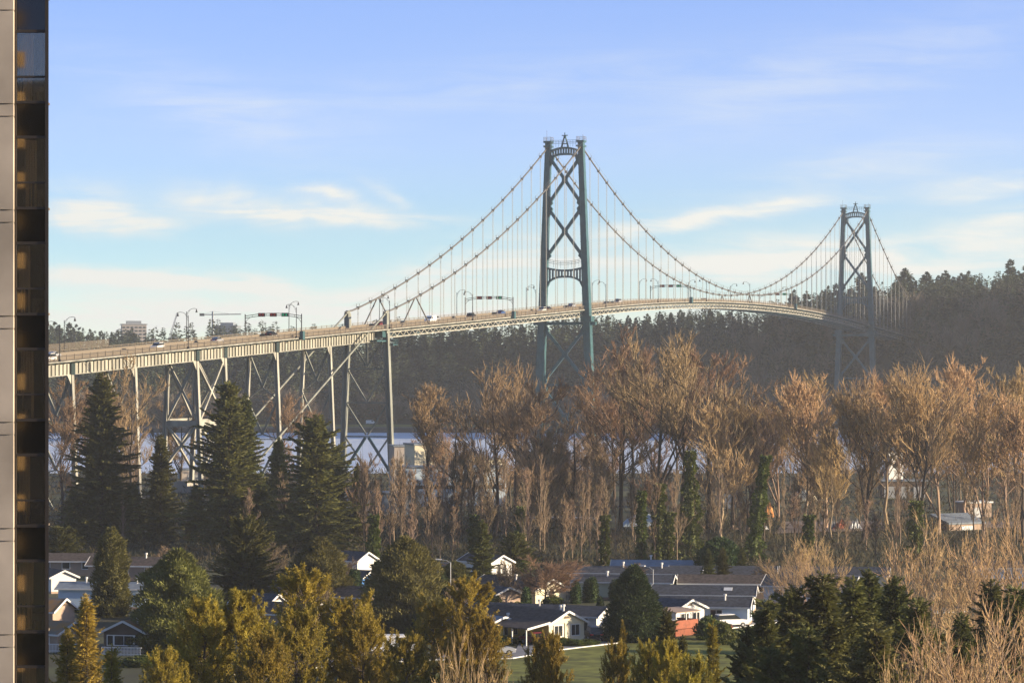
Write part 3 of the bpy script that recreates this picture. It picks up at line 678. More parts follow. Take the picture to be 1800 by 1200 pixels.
def bare_tree(name, seed, H, spread, clear=.35, limbs=22, sec=8, ter=4, twg=3, bark='bark', twig='twig', tr=.35, a0=.55, a1=1.05, fork=0, twr=.045, upf=.13, round_=False):
    rng = np.random.default_rng(seed); root = empty(name)
    k = 9; z = np.linspace(0, 1, k)
    tp = np.stack((np.cumsum(rng.normal(0, H*.006, k)), np.cumsum(rng.normal(0, H*.006, k)), z*H*.93), 1); tp[0, :2] = 0
    trunk = tp[None]; trr = np.interp(z, [0, .05, .4, 1], [tr*1.35, tr, tr*.62, tr*.08])[None]
    A = Acc(); B = Acc(); add_tubes(A, trunk, trr, 7)
    if fork:
        P, D, r, t = shoots(rng, trunk, trr, fork, clear*.5, clear*.95, .25, .5)
        Lf = H*(.92-clear*.8)*rng.uniform(.7, 1, len(P)); f = grow(rng, P, D, Lf, 8, .12, .08); fr = taper(r*.75, r*.08, 9); add_tubes(A, f, fr, 6)
        trunk = np.concatenate((trunk, f)); trr = np.concatenate((trr, fr)); 
    n1 = max(3, limbs//len(trunk)); P, D, r, t = shoots(rng, trunk, trr, n1, clear if not fork else .25, .97, a0, a1)
    h = np.clip((P[:, 2]/H-clear*.7)/(1-clear*.7), 0, 1)
    prof = np.sqrt(np.clip(1-(h*1.9-.9)**2, 0.08, 1)) if round_ else np.interp(h, [0, .25, .6, 1], [.8, 1, .8, .28])
    L = spread*prof*rng.uniform(.7, 1.2, len(P)); l1 = grow(rng, P, D, L, 6, upf, .07); r1 = taper(np.minimum(r*.6, tr*.32), np.full(len(P), .025), 7); add_tubes(A, l1, r1, 5)
    P, D, r, t = shoots(rng, l1, r1, sec, .15, 1, .3, .65); L2 = np.repeat(L, sec)*rng.uniform(.3, .6, len(P))*(1.15-.5*t)
    l2 = grow(rng, P, D, L2, 4, upf*.9, .09); r2 = taper(np.maximum(r*.5, .03), np.full(len(P), .02), 5); add_tubes(A if len(l2) < 250 else B, l2, r2, 4)
    P, D, r, t = shoots(rng, l2, r2, ter, .15, 1, .25, .55); L3 = np.maximum(np.repeat(L2, ter)*rng.uniform(.3, .6, len(P)), .5)
    l3 = grow(rng, P, D, L3, 2, upf*1.6, .10); r3 = taper(np.full(len(P), twr*1.25), np.full(len(P), twr*.8), 3); add_tubes(B, l3, r3, 3)
    P, D, r, t = shoots(rng, l3, r3, twg, .1, 1, .2, .5); L4 = np.maximum(np.repeat(L3, twg)*rng.uniform(.5, 1.0, len(P)), .5)
    l4 = grow(rng, P, D, L4, 1, upf*2, .10); add_tubes(B, l4, taper(np.full(len(P), twr), np.full(len(P), twr*.4), 2), 3)
    link('trunk', A.mesh('trunk'), M[bark], root); link('crown', B.mesh('crown'), M[twig], root)
    root['h'] = float(np.quantile(np.concatenate(B.V)[:, 2], .998)); return root
def blades(acc, rng, P, D, L, Wd, tri=False):
    """flat leaf sprays: root P, direction D, length L, width Wd"""
    S = rperp(rng, D); L = L[:, None]; w = Wd[:, None]
    if tri:
        V = np.stack((P-S*w*.5, P+S*w*.5, P+D*L), 1).reshape(-1, 3); acc.add(V, None, np.arange(len(P)*3).reshape(-1, 3))
    else:
        V = np.stack((P, P+D*L*.5-S*w*.5, P+D*L, P+D*L*.5+S*w*.5), 1).reshape(-1, 3); acc.add(V, np.arange(len(P)*4).reshape(-1, 4))
def conifer(name, seed, H, spread, leaf='fir', clear=.06, step=.62, per=7, bl=.72, bw=.25, dens=1.0, droop=.25, gap=.12, power=.85, lop=None, top_up=.35, tr=None, ragged=.3, core=0):
    rng = np.random.default_rng(seed); root = empty(name); A = Acc(); B = Acc(); tr = tr or H*.012
    k = 8; z = np.linspace(0, 1, k); tp = np.stack((rng.normal(0, H*.003, k), rng.normal(0, H*.003, k), z*H), 1); tp[0, :2] = 0
    add_tubes(A, tp[None], np.interp(z, [0, 1], [tr, .02])[None], 7)
    zs = np.arange(clear*H, H-.15, step); nb = len(zs)*per
    zb = np.clip(np.repeat(zs, per)+rng.uniform(-step*1.3, step*1.3, nb), .2, H*.99); h = np.clip((zb/H-clear)/(1-clear), 0, 1)
    lump = 1+ragged*.6*np.sin(h*23+seed)*np.sin(h*11+seed*2)
    az = rng.uniform(0, 2*np.pi, nb); L = spread*(np.clip(1-h, 0, 1)**power*.94+.06)*np.minimum(1, .55+h*3.5)*rng.uniform(1-ragged, 1+ragged*.45, nb)*lump
    if lop: L = L*(1+lop*np.cos(az-seed))
    keep = rng.random(nb) > gap; az, L, h, zb = az[keep], np.maximum(L[keep], .2), h[keep], zb[keep]
    el = -droop*(1-h)+top_up*h**2+rng.normal(0, .2, len(az))
    D = np.stack((np.cos(az)*np.cos(el), np.sin(az)*np.cos(el), np.sin(el)), 1); P = np.stack((az*0, az*0, zb), 1)
    br = grow(rng, P, D, L, 4, .05, .05); add_tubes(A, br, taper(np.clip(L*.012, .015, .08), L*0+.012, 5), 3)
    cnt = np.maximum(4, (L/.30*9.5*dens)).astype(int); idx = np.repeat(np.arange(len(L)), cnt)
    t = rng.uniform(.12, 1.0, len(idx))**.8*4; i = np.minimum(t.astype(int), 3); f = (t-i)[:, None]
    p = br[idx, i]*(1-f)+br[idx, i+1]*f; d = unit(br[idx, i+1]-br[idx, i])
    side = unit(np.cross(d, np.array([0, 0, 1.])))*rng.choice([-1, 1], len(idx))[:, None]
    dd = unit(d*rng.uniform(.4, 1, (len(idx), 1))+side*rng.uniform(.2, 1, (len(idx), 1))+np.array([0, 0, 1.])*rng.uniform(-.55, .25, (len(idx), 1)))
    sc = np.clip(.62+.45*(1-t/4), .4, 1)*rng.uniform(.65, 1.25, len(idx))*np.minimum(1, .45+L[idx]*.3)
    blades(B, rng, p, dd, bl*sc, bw*sc)
    n = int((200 if leaf != 'woods' else 12)*H*dens); zi = rng.uniform(clear, .96, n)*H; ai = rng.uniform(0, 6.283, n); ri = .42*spread*np.clip(1-zi/H, 0, 1)**power*rng.uniform(.1, 1, n)
    blades(B, rng, np.stack((np.cos(ai)*ri, np.sin(ai)*ri, zi), 1), unit(np.stack((np.cos(ai), np.sin(ai), rng.uniform(-.6, .4, n)), 1)), bl*rng.uniform(.8, 1.4, n), bw*rng.uniform(.9, 1.5, n))
    if core:
        hz_ = np.linspace(clear+.02, .93, 10); add_tubes(B, np.stack((hz_*0, hz_*0, hz_*H), 1)[None], (core*spread*np.clip(1-(hz_-clear)/(1-clear), 0, 1)**power*np.minimum(1, .55+hz_*3.5))[None], 9)
    n = 40; blades(B, rng, np.stack((np.zeros(n), np.zeros(n), H-rng.uniform(0, 1.2, n)), 1), unit(np.stack((rng.normal(0, .5, n), rng.normal(0, .5, n), np.ones(n)), 1)), np.full(n, bl*.6), np.full(n, bw*.6))
    link('trunk', A.mesh('trunk'), M['bark'], root); link('crown', B.mesh('crown'), M[leaf], root); return root
def pine(name, seed, H, spread, leaf='pine', clear=.12, peaks=1, dens=1.0, bl=.30, bw=.058, step=.75):
    rng = np.random.default_rng(seed); root = empty(name); A = Acc(); B = Acc()
    k = 8; z = np.linspace(0, 1, k); stems = []
    for q in range(peaks):
        o = np.array([0, 0]) if peaks == 1 else np.array([math.cos(q*2.4+seed), math.sin(q*2.4+seed)])*spread*.42
        hh = H*(1 if q == 0 else rng.uniform(.82, .97)); w = np.clip(z*2.2, 0, 1)[:, None]
        tp = np.concatenate((o*w+rng.normal(0, .05, (k, 2)), (z*hh)[:, None]), 1); tp[0, :2] = 0; stems.append(tp)
    stems = np.stack(stems); add_tubes(A, stems, np.tile(np.interp(z, [0, 1], [H*.014, .03]), (peaks, 1)), 7)
    Ps, Ds, Ls = [], [], []
    for tp in stems:
        hh = tp[-1, 2]; zs = np.arange(clear*hh, hh-.3, step)
        for zz_ in zs:
            nb = rng.integers(5, 8); h = (zz_/hh-clear)/(1-clear)
            for a in rng.uniform(0, 6.28)+np.arange(nb)*6.28/nb+rng.normal(0, .25, nb):
                l = spread*(.8 if peaks > 1 else 1)*min(1, .6+1.5*h)*(math.sqrt(max(0, 1-h*h))*.9+.1)*rng.uniform(.55, 1.12)
                e = .05+.55*h+rng.normal(0, .1); Ds.append((math.cos(a)*math.cos(e), math.sin(a)*math.cos(e), math.sin(e))); Ls.append(l)
                f = zz_/hh*(k-1); i = min(int(f), k-2); Ps.append(tp[i]*(1-f+i)+tp[i+1]*(f-i)+np.array([0, 0, rng.normal(0, .12)]))
    P, D, L = np.array(Ps), np.array(Ds), np.array(Ls)
    br = grow(rng, P, D, L, 5, .12, .07); add_tubes(A, br, taper(np.clip(L*.016, .02, .07), L*0+.015, 6), 4)
    br_r = taper(L*0+.03, L*0+.015, 6)
    cs = max(4, int(6*dens)); P2, D2, r2, t2 = shoots(rng, br, br_r, cs, .3, 1, .4, 1.0); L2 = np.repeat(L, cs)*rng.uniform(.16, .36, len(P2))+.2
    b2 = grow(rng, P2, D2, L2, 2, .35, .1); add_tubes(A, b2, np.full((len(b2), 3), .012), 3)
    tips = np.concatenate((br[:, -1], b2[:, -1], b2[:, 1], br[:, 4])); td = np.concatenate((br[:, -1]-br[:, -2], b2[:, -1]-b2[:, -2], b2[:, -1]-b2[:, -2], br[:, -1]-br[:, -2])); td = unit(unit(td)+np.array([0, 0, .55]))
    m = 24; tp_ = np.repeat(tips, m, 0)-np.repeat(td, m, 0)*rng.uniform(0, .42, (len(tips)*m, 1)); dd = unit(np.repeat(td, m, 0)*rng.uniform(.35, 1.1, (len(tips)*m, 1))+rng.normal(0, .55, (len(tips)*m, 3)))
    blades(B, rng, tp_, dd, bl*rng.uniform(.6, 1.2, len(tp_)), np.full(len(tp_), bw))
    link('trunk', A.mesh('trunk'), M['bark'], root); link('crown', B.mesh('crown'), M[leaf], root); return root
def dense(name, seed, H, Rd, leaf='thuja', prof=((0, .8), (.15, 1), (.5, .8), (.85, .38), (1, .04)), n=9000, bl=.5, bw=.16, core=.8, up=.8, lumps=.16, base=0.0):
    """close-grown crown: sprays over a lumpy envelope with a leafy core"""
    rng = np.random.default_rng(seed); root = empty(name); A = Acc(); B = Acc()
    add_tubes(A, np.array([[[0, 0, 0], [0, 0, H*.5], [0, 0, H*.95]]]), np.array([[Rd*.13, Rd*.08, .02]]), 6)
    hs, rs = zip(*prof); ph = rng.uniform(0, 6.28, 8)
    def env(h, a): 
        r = np.interp(h, hs, rs)*Rd
        return r*(1+lumps*(np.sin(a*3+h*9+ph[0])*.5+np.sin(a*5-h*17+ph[1])*.35+np.sin(a*2+h*31+ph[2])*.35+np.sin(a*8+h*41+ph[3])*.25))
    a = rng.uniform(0, 6.283, n); h = rng.uniform(0, 1, n*3); w = np.interp(h, hs, rs); h = h[rng.random(n*3)*max(rs) < w+.12][:n]; a = a[:len(h)]
    q = rng.uniform(.72, 1.04, len(h)); r = env(h, a)*q; z = base*H+h*(H*(1-base))
    P = np.stack((np.cos(a)*r, np.sin(a)*r, z), 1); D = unit(np.stack((np.cos(a), np.sin(a), np.full(len(a), up)), 1)+rng.normal(0, .45, (len(a), 3)))
    blades(B, rng, P, D, bl*rng.uniform(.6, 1.3, len(P)), bw*rng.uniform(.7, 1.3, len(P)))
    m, k = 14, 12; hh = np.linspace(.01, .97, k); aa = 2*np.pi*np.arange(m)/m; Hh, Aa = np.meshgrid(hh, aa, indexing='ij'); rr = env(Hh, Aa)*core
    V = np.stack((np.cos(Aa)*rr, np.sin(Aa)*rr, base*H+Hh*H*(1-base)), -1).reshape(-1, 3); i, j = np.meshgrid(np.arange(k-1), np.arange(m), indexing='ij'); j2 = (j+1) % m
    B.add(V, np.stack((i*m+j, i*m+j2, (i+1)*m+j2, (i+1)*m+j), -1).reshape(-1, 4))
    link('trunk', A.mesh('trunk'), M['bark'], root); link('crown', B.mesh('crown'), M[leaf], root); return root
USED = {}
def put(proto, loc, label, cat, group=None, rz=None, sc=1.0, name=None):
    """first call moves the prototype itself, later calls copy it with its parts"""
    if proto.name in USED: o = copy_tree(proto)
    else: o = proto; USED[proto.name] = 1
    rz = random.uniform(0, 6.28) if rz is None else rz
    o.location = loc; o.rotation_euler = (0, 0, rz); o.scale = (sc if isinstance(sc, tuple) else (sc,)*3)
    for k in ('label', 'group'):
        if k in o: del o[k]
    tag(o, label, cat, group); return o
def put_top(proto, H, px, ytop, d, label, cat, group=None, wide=None, rz=None, zg=None):
    """stand a tree of unit height H so that its top meets photo row ytop at distance d"""
    H0 = H; H = proto['h'] if 'h' in proto else H
    g = gd(px, d); zg = g.z if zg is None else zg; g.z = zg-.15
    top = EYE-(ytop-HY)*d/F; s = (top-zg)/H; w = s if wide is None else wide
    return put(proto, g, label, cat, group, rz, (w, w, s))

# ------------------------------------------------------------------ far forest
rng = np.random.default_rng(11)
def far_tree_arrays(rng, H, spread, nb, bl, bw):
    z = rng.uniform(.06, 1, nb)**.9*H; h = z/H; a = rng.uniform(0, 6.283, nb); r = spread*np.clip(1-h, .0, 1)**.8*rng.uniform(.05, .75, nb)
    P = np.stack((np.cos(a)*r, np.sin(a)*r, z), 1); D = unit(np.stack((np.cos(a), np.sin(a), rng.uniform(-.55, .25, nb)), 1)); sc = (.35+.75*(1-h))*rng.uniform(.7, 1.3, nb)
    S = rperp(rng, D); L = (bl*sc)[:, None]; w = (bw*sc)[:, None]
    V = np.stack((P, P+D*L*.5-S*w*.5, P+D*L, P+D*L*.5+S*w*.5), 1).reshape(-1, 3)
    T = np.array([(-.25, -.15, 0), (.25, -.15, 0), (0, .3, 0), (0, 0, H*.98)], float)
    return V, T
def forest(name, label, m, count, region, proto, seed, hs):
    rng = np.random.default_rng(seed); Vs = []; n = 0
    while n < count:
        x, y, ok = region(rng)
        if not ok: continue
        V = proto[rng.integers(len(proto))]; s = rng.uniform(*hs)*(1.22 if m is M['woods'] and x < 60 else 1); a = rng.uniform(0, 6.28); c, sn = math.cos(a), math.sin(a); w = s*rng.uniform(.85, 1.2)
        Vs.append(np.stack(((V[:, 0]*c-V[:, 1]*sn)*w+x, (V[:, 0]*sn+V[:, 1]*c)*w+y, V[:, 2]*s+hz(x, y)-.4), 1)); n += 1
    V = np.concatenate(Vs); o = link(name, npmesh(name, V, [np.arange(len(V)).reshape(-1, 4)]), m); return tag(o, label, 'forest', kind='stuff')
protoC = [far_tree_arrays(np.random.default_rng(i), 28, 6.5, 210, 3.6, 1.5)[0] for i in range(8)]
def reg_con(r):
    x = r.uniform(-420, 520); y = shoreY(x)+r.uniform(8, 330)
    s = y-shoreY(x); flat = float(np.interp(x, [-900, -60, 30, 120, 180, 1800], [92, 92, 66, 34, 10, 10]))
    if -160 < x < 30 and s < 96: return x, y, False
    return x, y, s > flat*.6 and (s > flat+20 or r.random() < .35) and (s < 200 or r.random() < .6)
forest('conifer_wood', 'dark shaded conifer wood covering the far hillside', M['woods'], 3600, reg_con, protoC, 5, (.42, .95))
def far_bare(rng, H, spread, n):
    z0 = rng.uniform(.15, .6, n)*H; a = rng.uniform(0, 6.283, n); e = rng.uniform(.5, 1.25, n); L = spread*rng.uniform(.7, 1.6, n)
    P = np.stack((0*a+np.cos(a)*spread*.25*rng.random(n), np.sin(a)*spread*.25*rng.random(n), z0), 1); D = np.stack((np.cos(a)*np.cos(e), np.sin(a)*np.cos(e), np.sin(e)), 1); S = rperp(rng, D)*.14
    Q = P+D*L[:, None]; V = np.stack((P-S, P+S, Q+S*.4, Q-S*.4), 1).reshape(-1, 3)
    t = np.array([(-.35, 0, 0), (.35, 0, 0), (.12, 0, H*.8), (-.12, 0, H*.8)], float)
    return np.concatenate((V, t))
protoB = [far_bare(np.random.default_rng(i+50), 22, 7.0, 420) for i in range(6)]
def reg_bare(r):
    x = r.uniform(-420, 520); s = r.uniform(6, 190)*r.uniform(.5, 1) if x > 30 else r.uniform(20, 130)
    if x < 30 and s < 94 and not (s < 40 and (x < -150 or x > -20)): return x, 0, False
    return x, shoreY(x)+s, True
forest('bare_wood', 'grey bare trees fringing the foot of the far hill', M['woodsbare'], 950, reg_bare, protoB, 6, (.5, 1.0))
# individual trees standing on the skyline of the far hill
sky_p = [conifer('conifer', 100+i, 30, 7.6, 'woods', clear=.1, step=1.1, per=7, bl=2.0, bw=.9, dens=.3, ragged=.5, gap=.15, power=.8, lop=.25) for i in range(5)]
sky_snag = conifer('conifer', 120, 30, 2.6, 'woods', clear=.3, step=1.8, per=4, bl=1.8, bw=.6, dens=.16, gap=.35, power=.5)
tops = [(700, 592), (722, 584), (748, 588), (775, 580), (800, 584), (822, 578), (850, 572), (872, 580), (905, 577), (918, 572), (935, 580), (1048, 562), (1068, 556), (1090, 565), (1104, 556), (1118, 560), (1138, 553), (1160, 549), (1180, 551),
    (1196, 546), (1212, 550), (1230, 548), (1248, 545), (1268, 553), (1285, 549), (1396, 511), (1418, 513), (1445, 512), (1456, 504), (1470, 500), (1497, 508), (1514, 482), (1551, 497), (1576, 487), (1592, 474), (1606, 490), (1630, 480), (1650, 486), (1662, 477), (1676, 488), (1690, 482), (1703, 478), (1722, 492), (1732, 492), (1752, 498), (1776, 458), (1790, 478), (1804, 468), (1438, 520), (1538, 505),
    (96, 568), (104, 573), (122, 569), (134, 572), (146, 578), (158, 580), (178, 583), (196, 585), (206, 582), (222, 586), (232, 578), (512, 590), (560, 588)]
for i, (px, py) in enumerate(tops):
    d = random.uniform(1690, 1790) if px > 650 else random.uniform(1880, 1960)
    p = at(px, py, d); g = hz(p.x, p.y); h = p.z-g
    sn = i % 11 == 10
    lab = 'dark conifer standing on the right part of the far skyline' if px > 1300 else 'dark conifer on the far treeline beneath the hung deck' if px > 650 else 'dark conifer on the far skyline above the left end of the viaduct'
    put(sky_snag if sn else random.choice(sky_p), (p.x, p.y, g-.5), lab, 'tree', 'skyline conifers', sc=((h+.5)/30*random.uniform(.75, 1.15)*(1.35 if px > 1480 else 1),)*2+((h+.5)/30,))

# ------------------------------------------------------------------ bare cottonwood belt
BT = [bare_tree('cottonwood', 1, 36, 9.5, .42, 21, 9, 4, 3), bare_tree('cottonwood', 2, 36, 9.5, .36, 23, 9, 4, 3, fork=2), bare_tree('cottonwood', 3, 36, 11, .45, 22, 10, 4, 3, fork=3),
      bare_tree('cottonwood', 4, 36, 8.5, .34, 26, 8, 5, 3, a0=.35, a1=.75), bare_tree('cottonwood', 5, 36, 10.0, .5, 22, 9, 5, 3, fork=1)]
BP = [bare_tree('cottonwood', 6, 30, 10, .22, 26, 8, 4, 3, 'barkpale', 'twigpale', .28, .3, .8), bare_tree('cottonwood', 7, 30, 9.5, .18, 26, 8, 4, 3, 'barkpale', 'twigpale', .26, .3, .75, fork=2),
      bare_tree('cottonwood', 8, 30, 11, .25, 24, 8, 4, 3, 'bark', 'twigpale', .3, .35, .85, fork=1)]
belt = [  # px, top row, distance, prototype, words
 (755, 672, 640, 'B3', 'leftmost tall bare tree of the belt, grey twigs, right of the last viaduct leg'),
 (802, 705, 600, 'B1', 'lower bare tree just left of the wide forked cottonwood'),
 (868, 632, 585, 'B2', 'wide forked bare cottonwood left of the nearer bridge tower'),
 (906, 690, 640, 'B0', 'bare brown tree close behind the wide forked cottonwood'),
 (955, 662, 575, 'B4', 'bare cottonwood with long side limbs below the nearer tower legs'),
 (1008, 688, 620, 'B1', 'bare tree between the two legs of the nearer tower'),
 (1048, 640, 640, 'B0', 'bare tree covering the right leg of the nearer tower'),
 (1090, 572, 600, 'B1', 'tallest bare cottonwood of the left clump, just right of the nearer tower'),
 (1118, 600, 650, 'B3', 'slim bare tree squeezed between the two tallest cottonwoods'),
 (1160, 583, 575, 'B2', 'tall dark forked cottonwood with a thick trunk right of the nearer tower'),
 (1205, 604, 620, 'B4', 'bare cottonwood right of the thick forked trunk'),
 (1243, 608, 600, 'B0', 'rounded bare crown on the right shoulder of the tall clump'),
 (1288, 625, 615, 'B1', 'last bare crown at the right end of the tall clump'),
 (1270, 700, 560, 'P0', 'lower golden bare tree in front of the right end of the tall clump'),
 (1312, 690, 600, 'P2', 'small golden bare tree at the dark gap in the belt'),
 (1368, 702, 640, 'P1', 'short golden bare tree alone in the gap of the belt'),
 (1420, 655, 600, 'P0', 'golden bare poplar with upright twigs left of the farther tower'),
 (1452, 654, 615, 'P1', 'second golden upright poplar left of the farther tower'),
 (1515, 664, 570, 'P2', 'golden bare tree in front of the farther tower legs'),
 (1560, 650, 620, 'P0', 'golden bare tree directly right of the farther tower legs'),
 (1610, 636, 560, 'P2', 'broad golden bare tree with dark forked trunk right of the farther tower'),
 (1650, 660, 590, 'P1', 'golden bare tree with two leaning trunks in the right belt'),
 (1700, 626, 620, 'P0', 'tallest golden bare tree of the right belt'),
 (1728, 668, 570, 'P1', 'golden bare tree with slim straight trunk in the right belt'),
 (1766, 643, 590, 'P0', 'golden upright poplar near the right picture edge'),
 (1797, 690, 560, 'P2', 'golden bare tree cut by the right picture edge'),
 (232, 622, 690, 'B1', 'bare tree with a white trunk in front of the left viaduct'),
 (196, 690, 700, 'B3', 'thin bare tree left of the white trunk under the viaduct'),
 (128, 660, 690, 'B0', 'bare tree around the leftmost viaduct leg'),
 (105, 700, 600, 'B4', 'bare tree beside the edge of the glass building'),
 (318, 690, 760, 'B1', 'bare tree inside the X-braced trestle'),
 (492, 692, 800, 'B4', 'small bare tree behind the long diagonal backstay'),
 (1075, 690, 690, 'B4', 'bare tree deep in the belt under the tallest cottonwoods'),
 (1185, 690, 680, 'B3', 'bare tree deep in the belt behind the thick forked trunk'),
]
PR = {'B%d' % i: BT[i] for i in range(5)}; PR.update({'P%d' % i: BP[i] for i in range(3)})
for px, y, d, k, lab in belt:
    H = 36 if k[0] == 'B' else 30
    put_top(PR[k], H, px, y, d, lab, 'tree', 'bare trees of the belt', wide=(EYE-(y-HY)*d/F-gz(d))/H*.6+.66)
rr = random.Random(3)
SM = [bare_tree('alder', 20+i, 18, 6.5, .05, 26, 7, 4, 3, 'bark', 'twig' if i % 2 else 'twiggrey', .13, .3, .8, twr=.03) for i in range(3)]
for i in range(72):                                       # lower trees that fill the belt
    px = rr.uniform(690, 1800) if i > 8 else rr.uniform(92, 660)
    d = rr.uniform(560, 830)
    y = rr.uniform(725, 815) if px < 1320 else rr.uniform(715, 800)
    if 1085 < px < 1150 and d > 620: continue
    pal = px > 1230
    proto = (BP if pal and rr.random() < .75 else BT if rr.random() < .25 else SM)[rr.randrange(3)]
    H = 30 if proto in BP else 36 if proto in BT else 18
    put_top(proto, H, px, y, d, 'lower golden bare tree filling the right half of the belt' if pal else 'lower brown bare tree filling the left half of the belt' if px > 660 else 'low bare tree under the viaduct', 'tree', 'undergrowth trees of the belt', wide=rr.uniform(.95, 1.3) if H == 18 else rr.uniform(.55, .75))
# thin saplings along the front of the belt
SP = [bare_tree('sapling', 40+i, 14, 3.4, .12, 14, 4, 3, 2, 'barkpale' if i % 2 else 'bark', 'twiggrey', .11, .2, .5, twr=.025) for i in range(4)]
for i in range(150):
    px = rr.uniform(640, 1090) if i < 95 else rr.uniform(1090, 1800) if i < 142 else rr.uniform(90, 640)
    d = rr.uniform(505, 640)
    put_top(SP[rr.randrange(4)], 14, px, rr.uniform(790, 890), d, 'thin bare sapling in the thicket behind the houses', 'sapling', 'saplings of the thicket', wide=rr.uniform(.8, 1.3))
# ivy covered trunks
def ivy_tree(seed, H, lean, r0, r1, fill=1.0):
    rng = np.random.default_rng(seed); root = empty('ivy_trunk'); A = Acc(); B = Acc(); k = 7; z = np.linspace(0, 1, k)
    tp = np.stack((z**1.3*lean, rng.normal(0, .1, k), z*H), 1); add_tubes(A, tp[None], np.linspace(.4, .12, k)[None], 7)
    n = int(2600*fill*H/12); t = rng.uniform(0, 1, n); q = np.stack([np.interp(t, z, tp[:, j]) for j in range(3)], 1); a = rng.uniform(0, 6.28, n)
    lump = 1+.45*np.sin(t*21+seed)*np.sin(t*9+seed)+.3*np.sin(t*47+a); r = np.interp(t, [0, .25, 1], [r0, (r0+r1)*.45, r1])*lump*rng.uniform(.75, 1.1, n)
    P = q+np.stack((np.cos(a)*r, np.sin(a)*r, 0*a), 1); D = unit(np.stack((np.cos(a), np.sin(a), rng.uniform(-.9, .5, n)), 1)+rng.normal(0, .3, (n, 3)))
    blades(B, rng, P, D, rng.uniform(.3, .75, n), rng.uniform(.2, .4, n)); add_tubes(B, tp[None], (np.interp(z, [0, .25, 1], [r0, (r0+r1)*.45, r1])*.45)[None], 8)
    link('trunk', A.mesh('trunk'), M['bark'], root); link('ivy', B.mesh('ivy'), M['ivy'], root); return root
for i, (px, y, d, lean, r0, r1, lab) in enumerate([(1216, 792, 520, -.3, 2.6, .55, 'tall ivy covered trunk like a green column, left of the round dark shrub'), (1324, 800, 520, 2.2, 1.9, .5, 'leaning ivy covered trunk right of the round dark shrub'),
    (1062, 905, 500, .2, .7, .35, 'short ivy wrapped trunk left of the grey boat cover'), (1127, 862, 505, .1, .75, .4, 'ivy wrapped straight trunk in front of the grey boat cover'), (1158, 850, 510, .2, 1.3, .6, 'thick ivy wrapped trunk at the right end of the boat cover'),
    (1172, 900, 500, .5, .8, .5, 'small bright ivy stump beside the thick ivy trunk'), (918, 890, 530, -.3, .8, .4, 'ivy wrapped trunk behind the round bare tree'), (832, 905, 530, .2, 1.0, .5, 'yellow green ivy trunk behind the brown cypress'), (1418, 905, 500, .4, .7, .5, 'ivy wrapped trunk above the white gabled house at right'),
    (655, 905, 500, .3, 1.3, .4, 'ivy covered spike right of the big ragged spruce'), (1610, 880, 520, .1, 1.6, .8, 'dark ivy clump at the foot of the broad golden tree')]):
    g = gd(px, d); H = EYE-(y-HY)*d/F-g.z; t = ivy_tree(70+i, H, lean, r0, r1); t.location = g; tag(t, lab, 'tree', 'ivy covered trunks')

# ------------------------------------------------------------------ conifers
C1 = conifer('fir', 201, 30, 7.6, 'fir', clear=.03, dens=1.5, ragged=.24, power=.68, gap=.03, step=.5, droop=.12)
C2 = conifer('fir', 202, 28, 8.2, 'fir', clear=.03, dens=1.5, ragged=.34, power=.58, gap=.05, lop=.12, step=.5, droop=.1)
C3 = conifer('spruce', 203, 24, 8.6, 'fir', clear=.02, step=.6, per=8, dens=1.4, ragged=.5, power=.58, gap=.08, lop=.2, droop=.08, bl=.75)
C4 = conifer('fir', 204, 22, 5.4, 'fir', clear=.03, dens=1.3, ragged=.28, power=.8, droop=.12)
C5 = conifer('cedar', 205, 14, 6.4, 'cedar', clear=.02, step=.3, per=9, dens=1.9, ragged=.3, power=.4, gap=.04, droop=.1, bl=.6, bw=.17, top_up=.9, core=0)
C6 = dense('cedar', 206, 13, 4.6, 'cedar', n=22000, prof=((0, .8), (.15, 1), (.45, .95), (.7, .74), (.88, .42), (1, .05)), bl=.55, bw=.14, lumps=.3, up=1.1, core=.74)
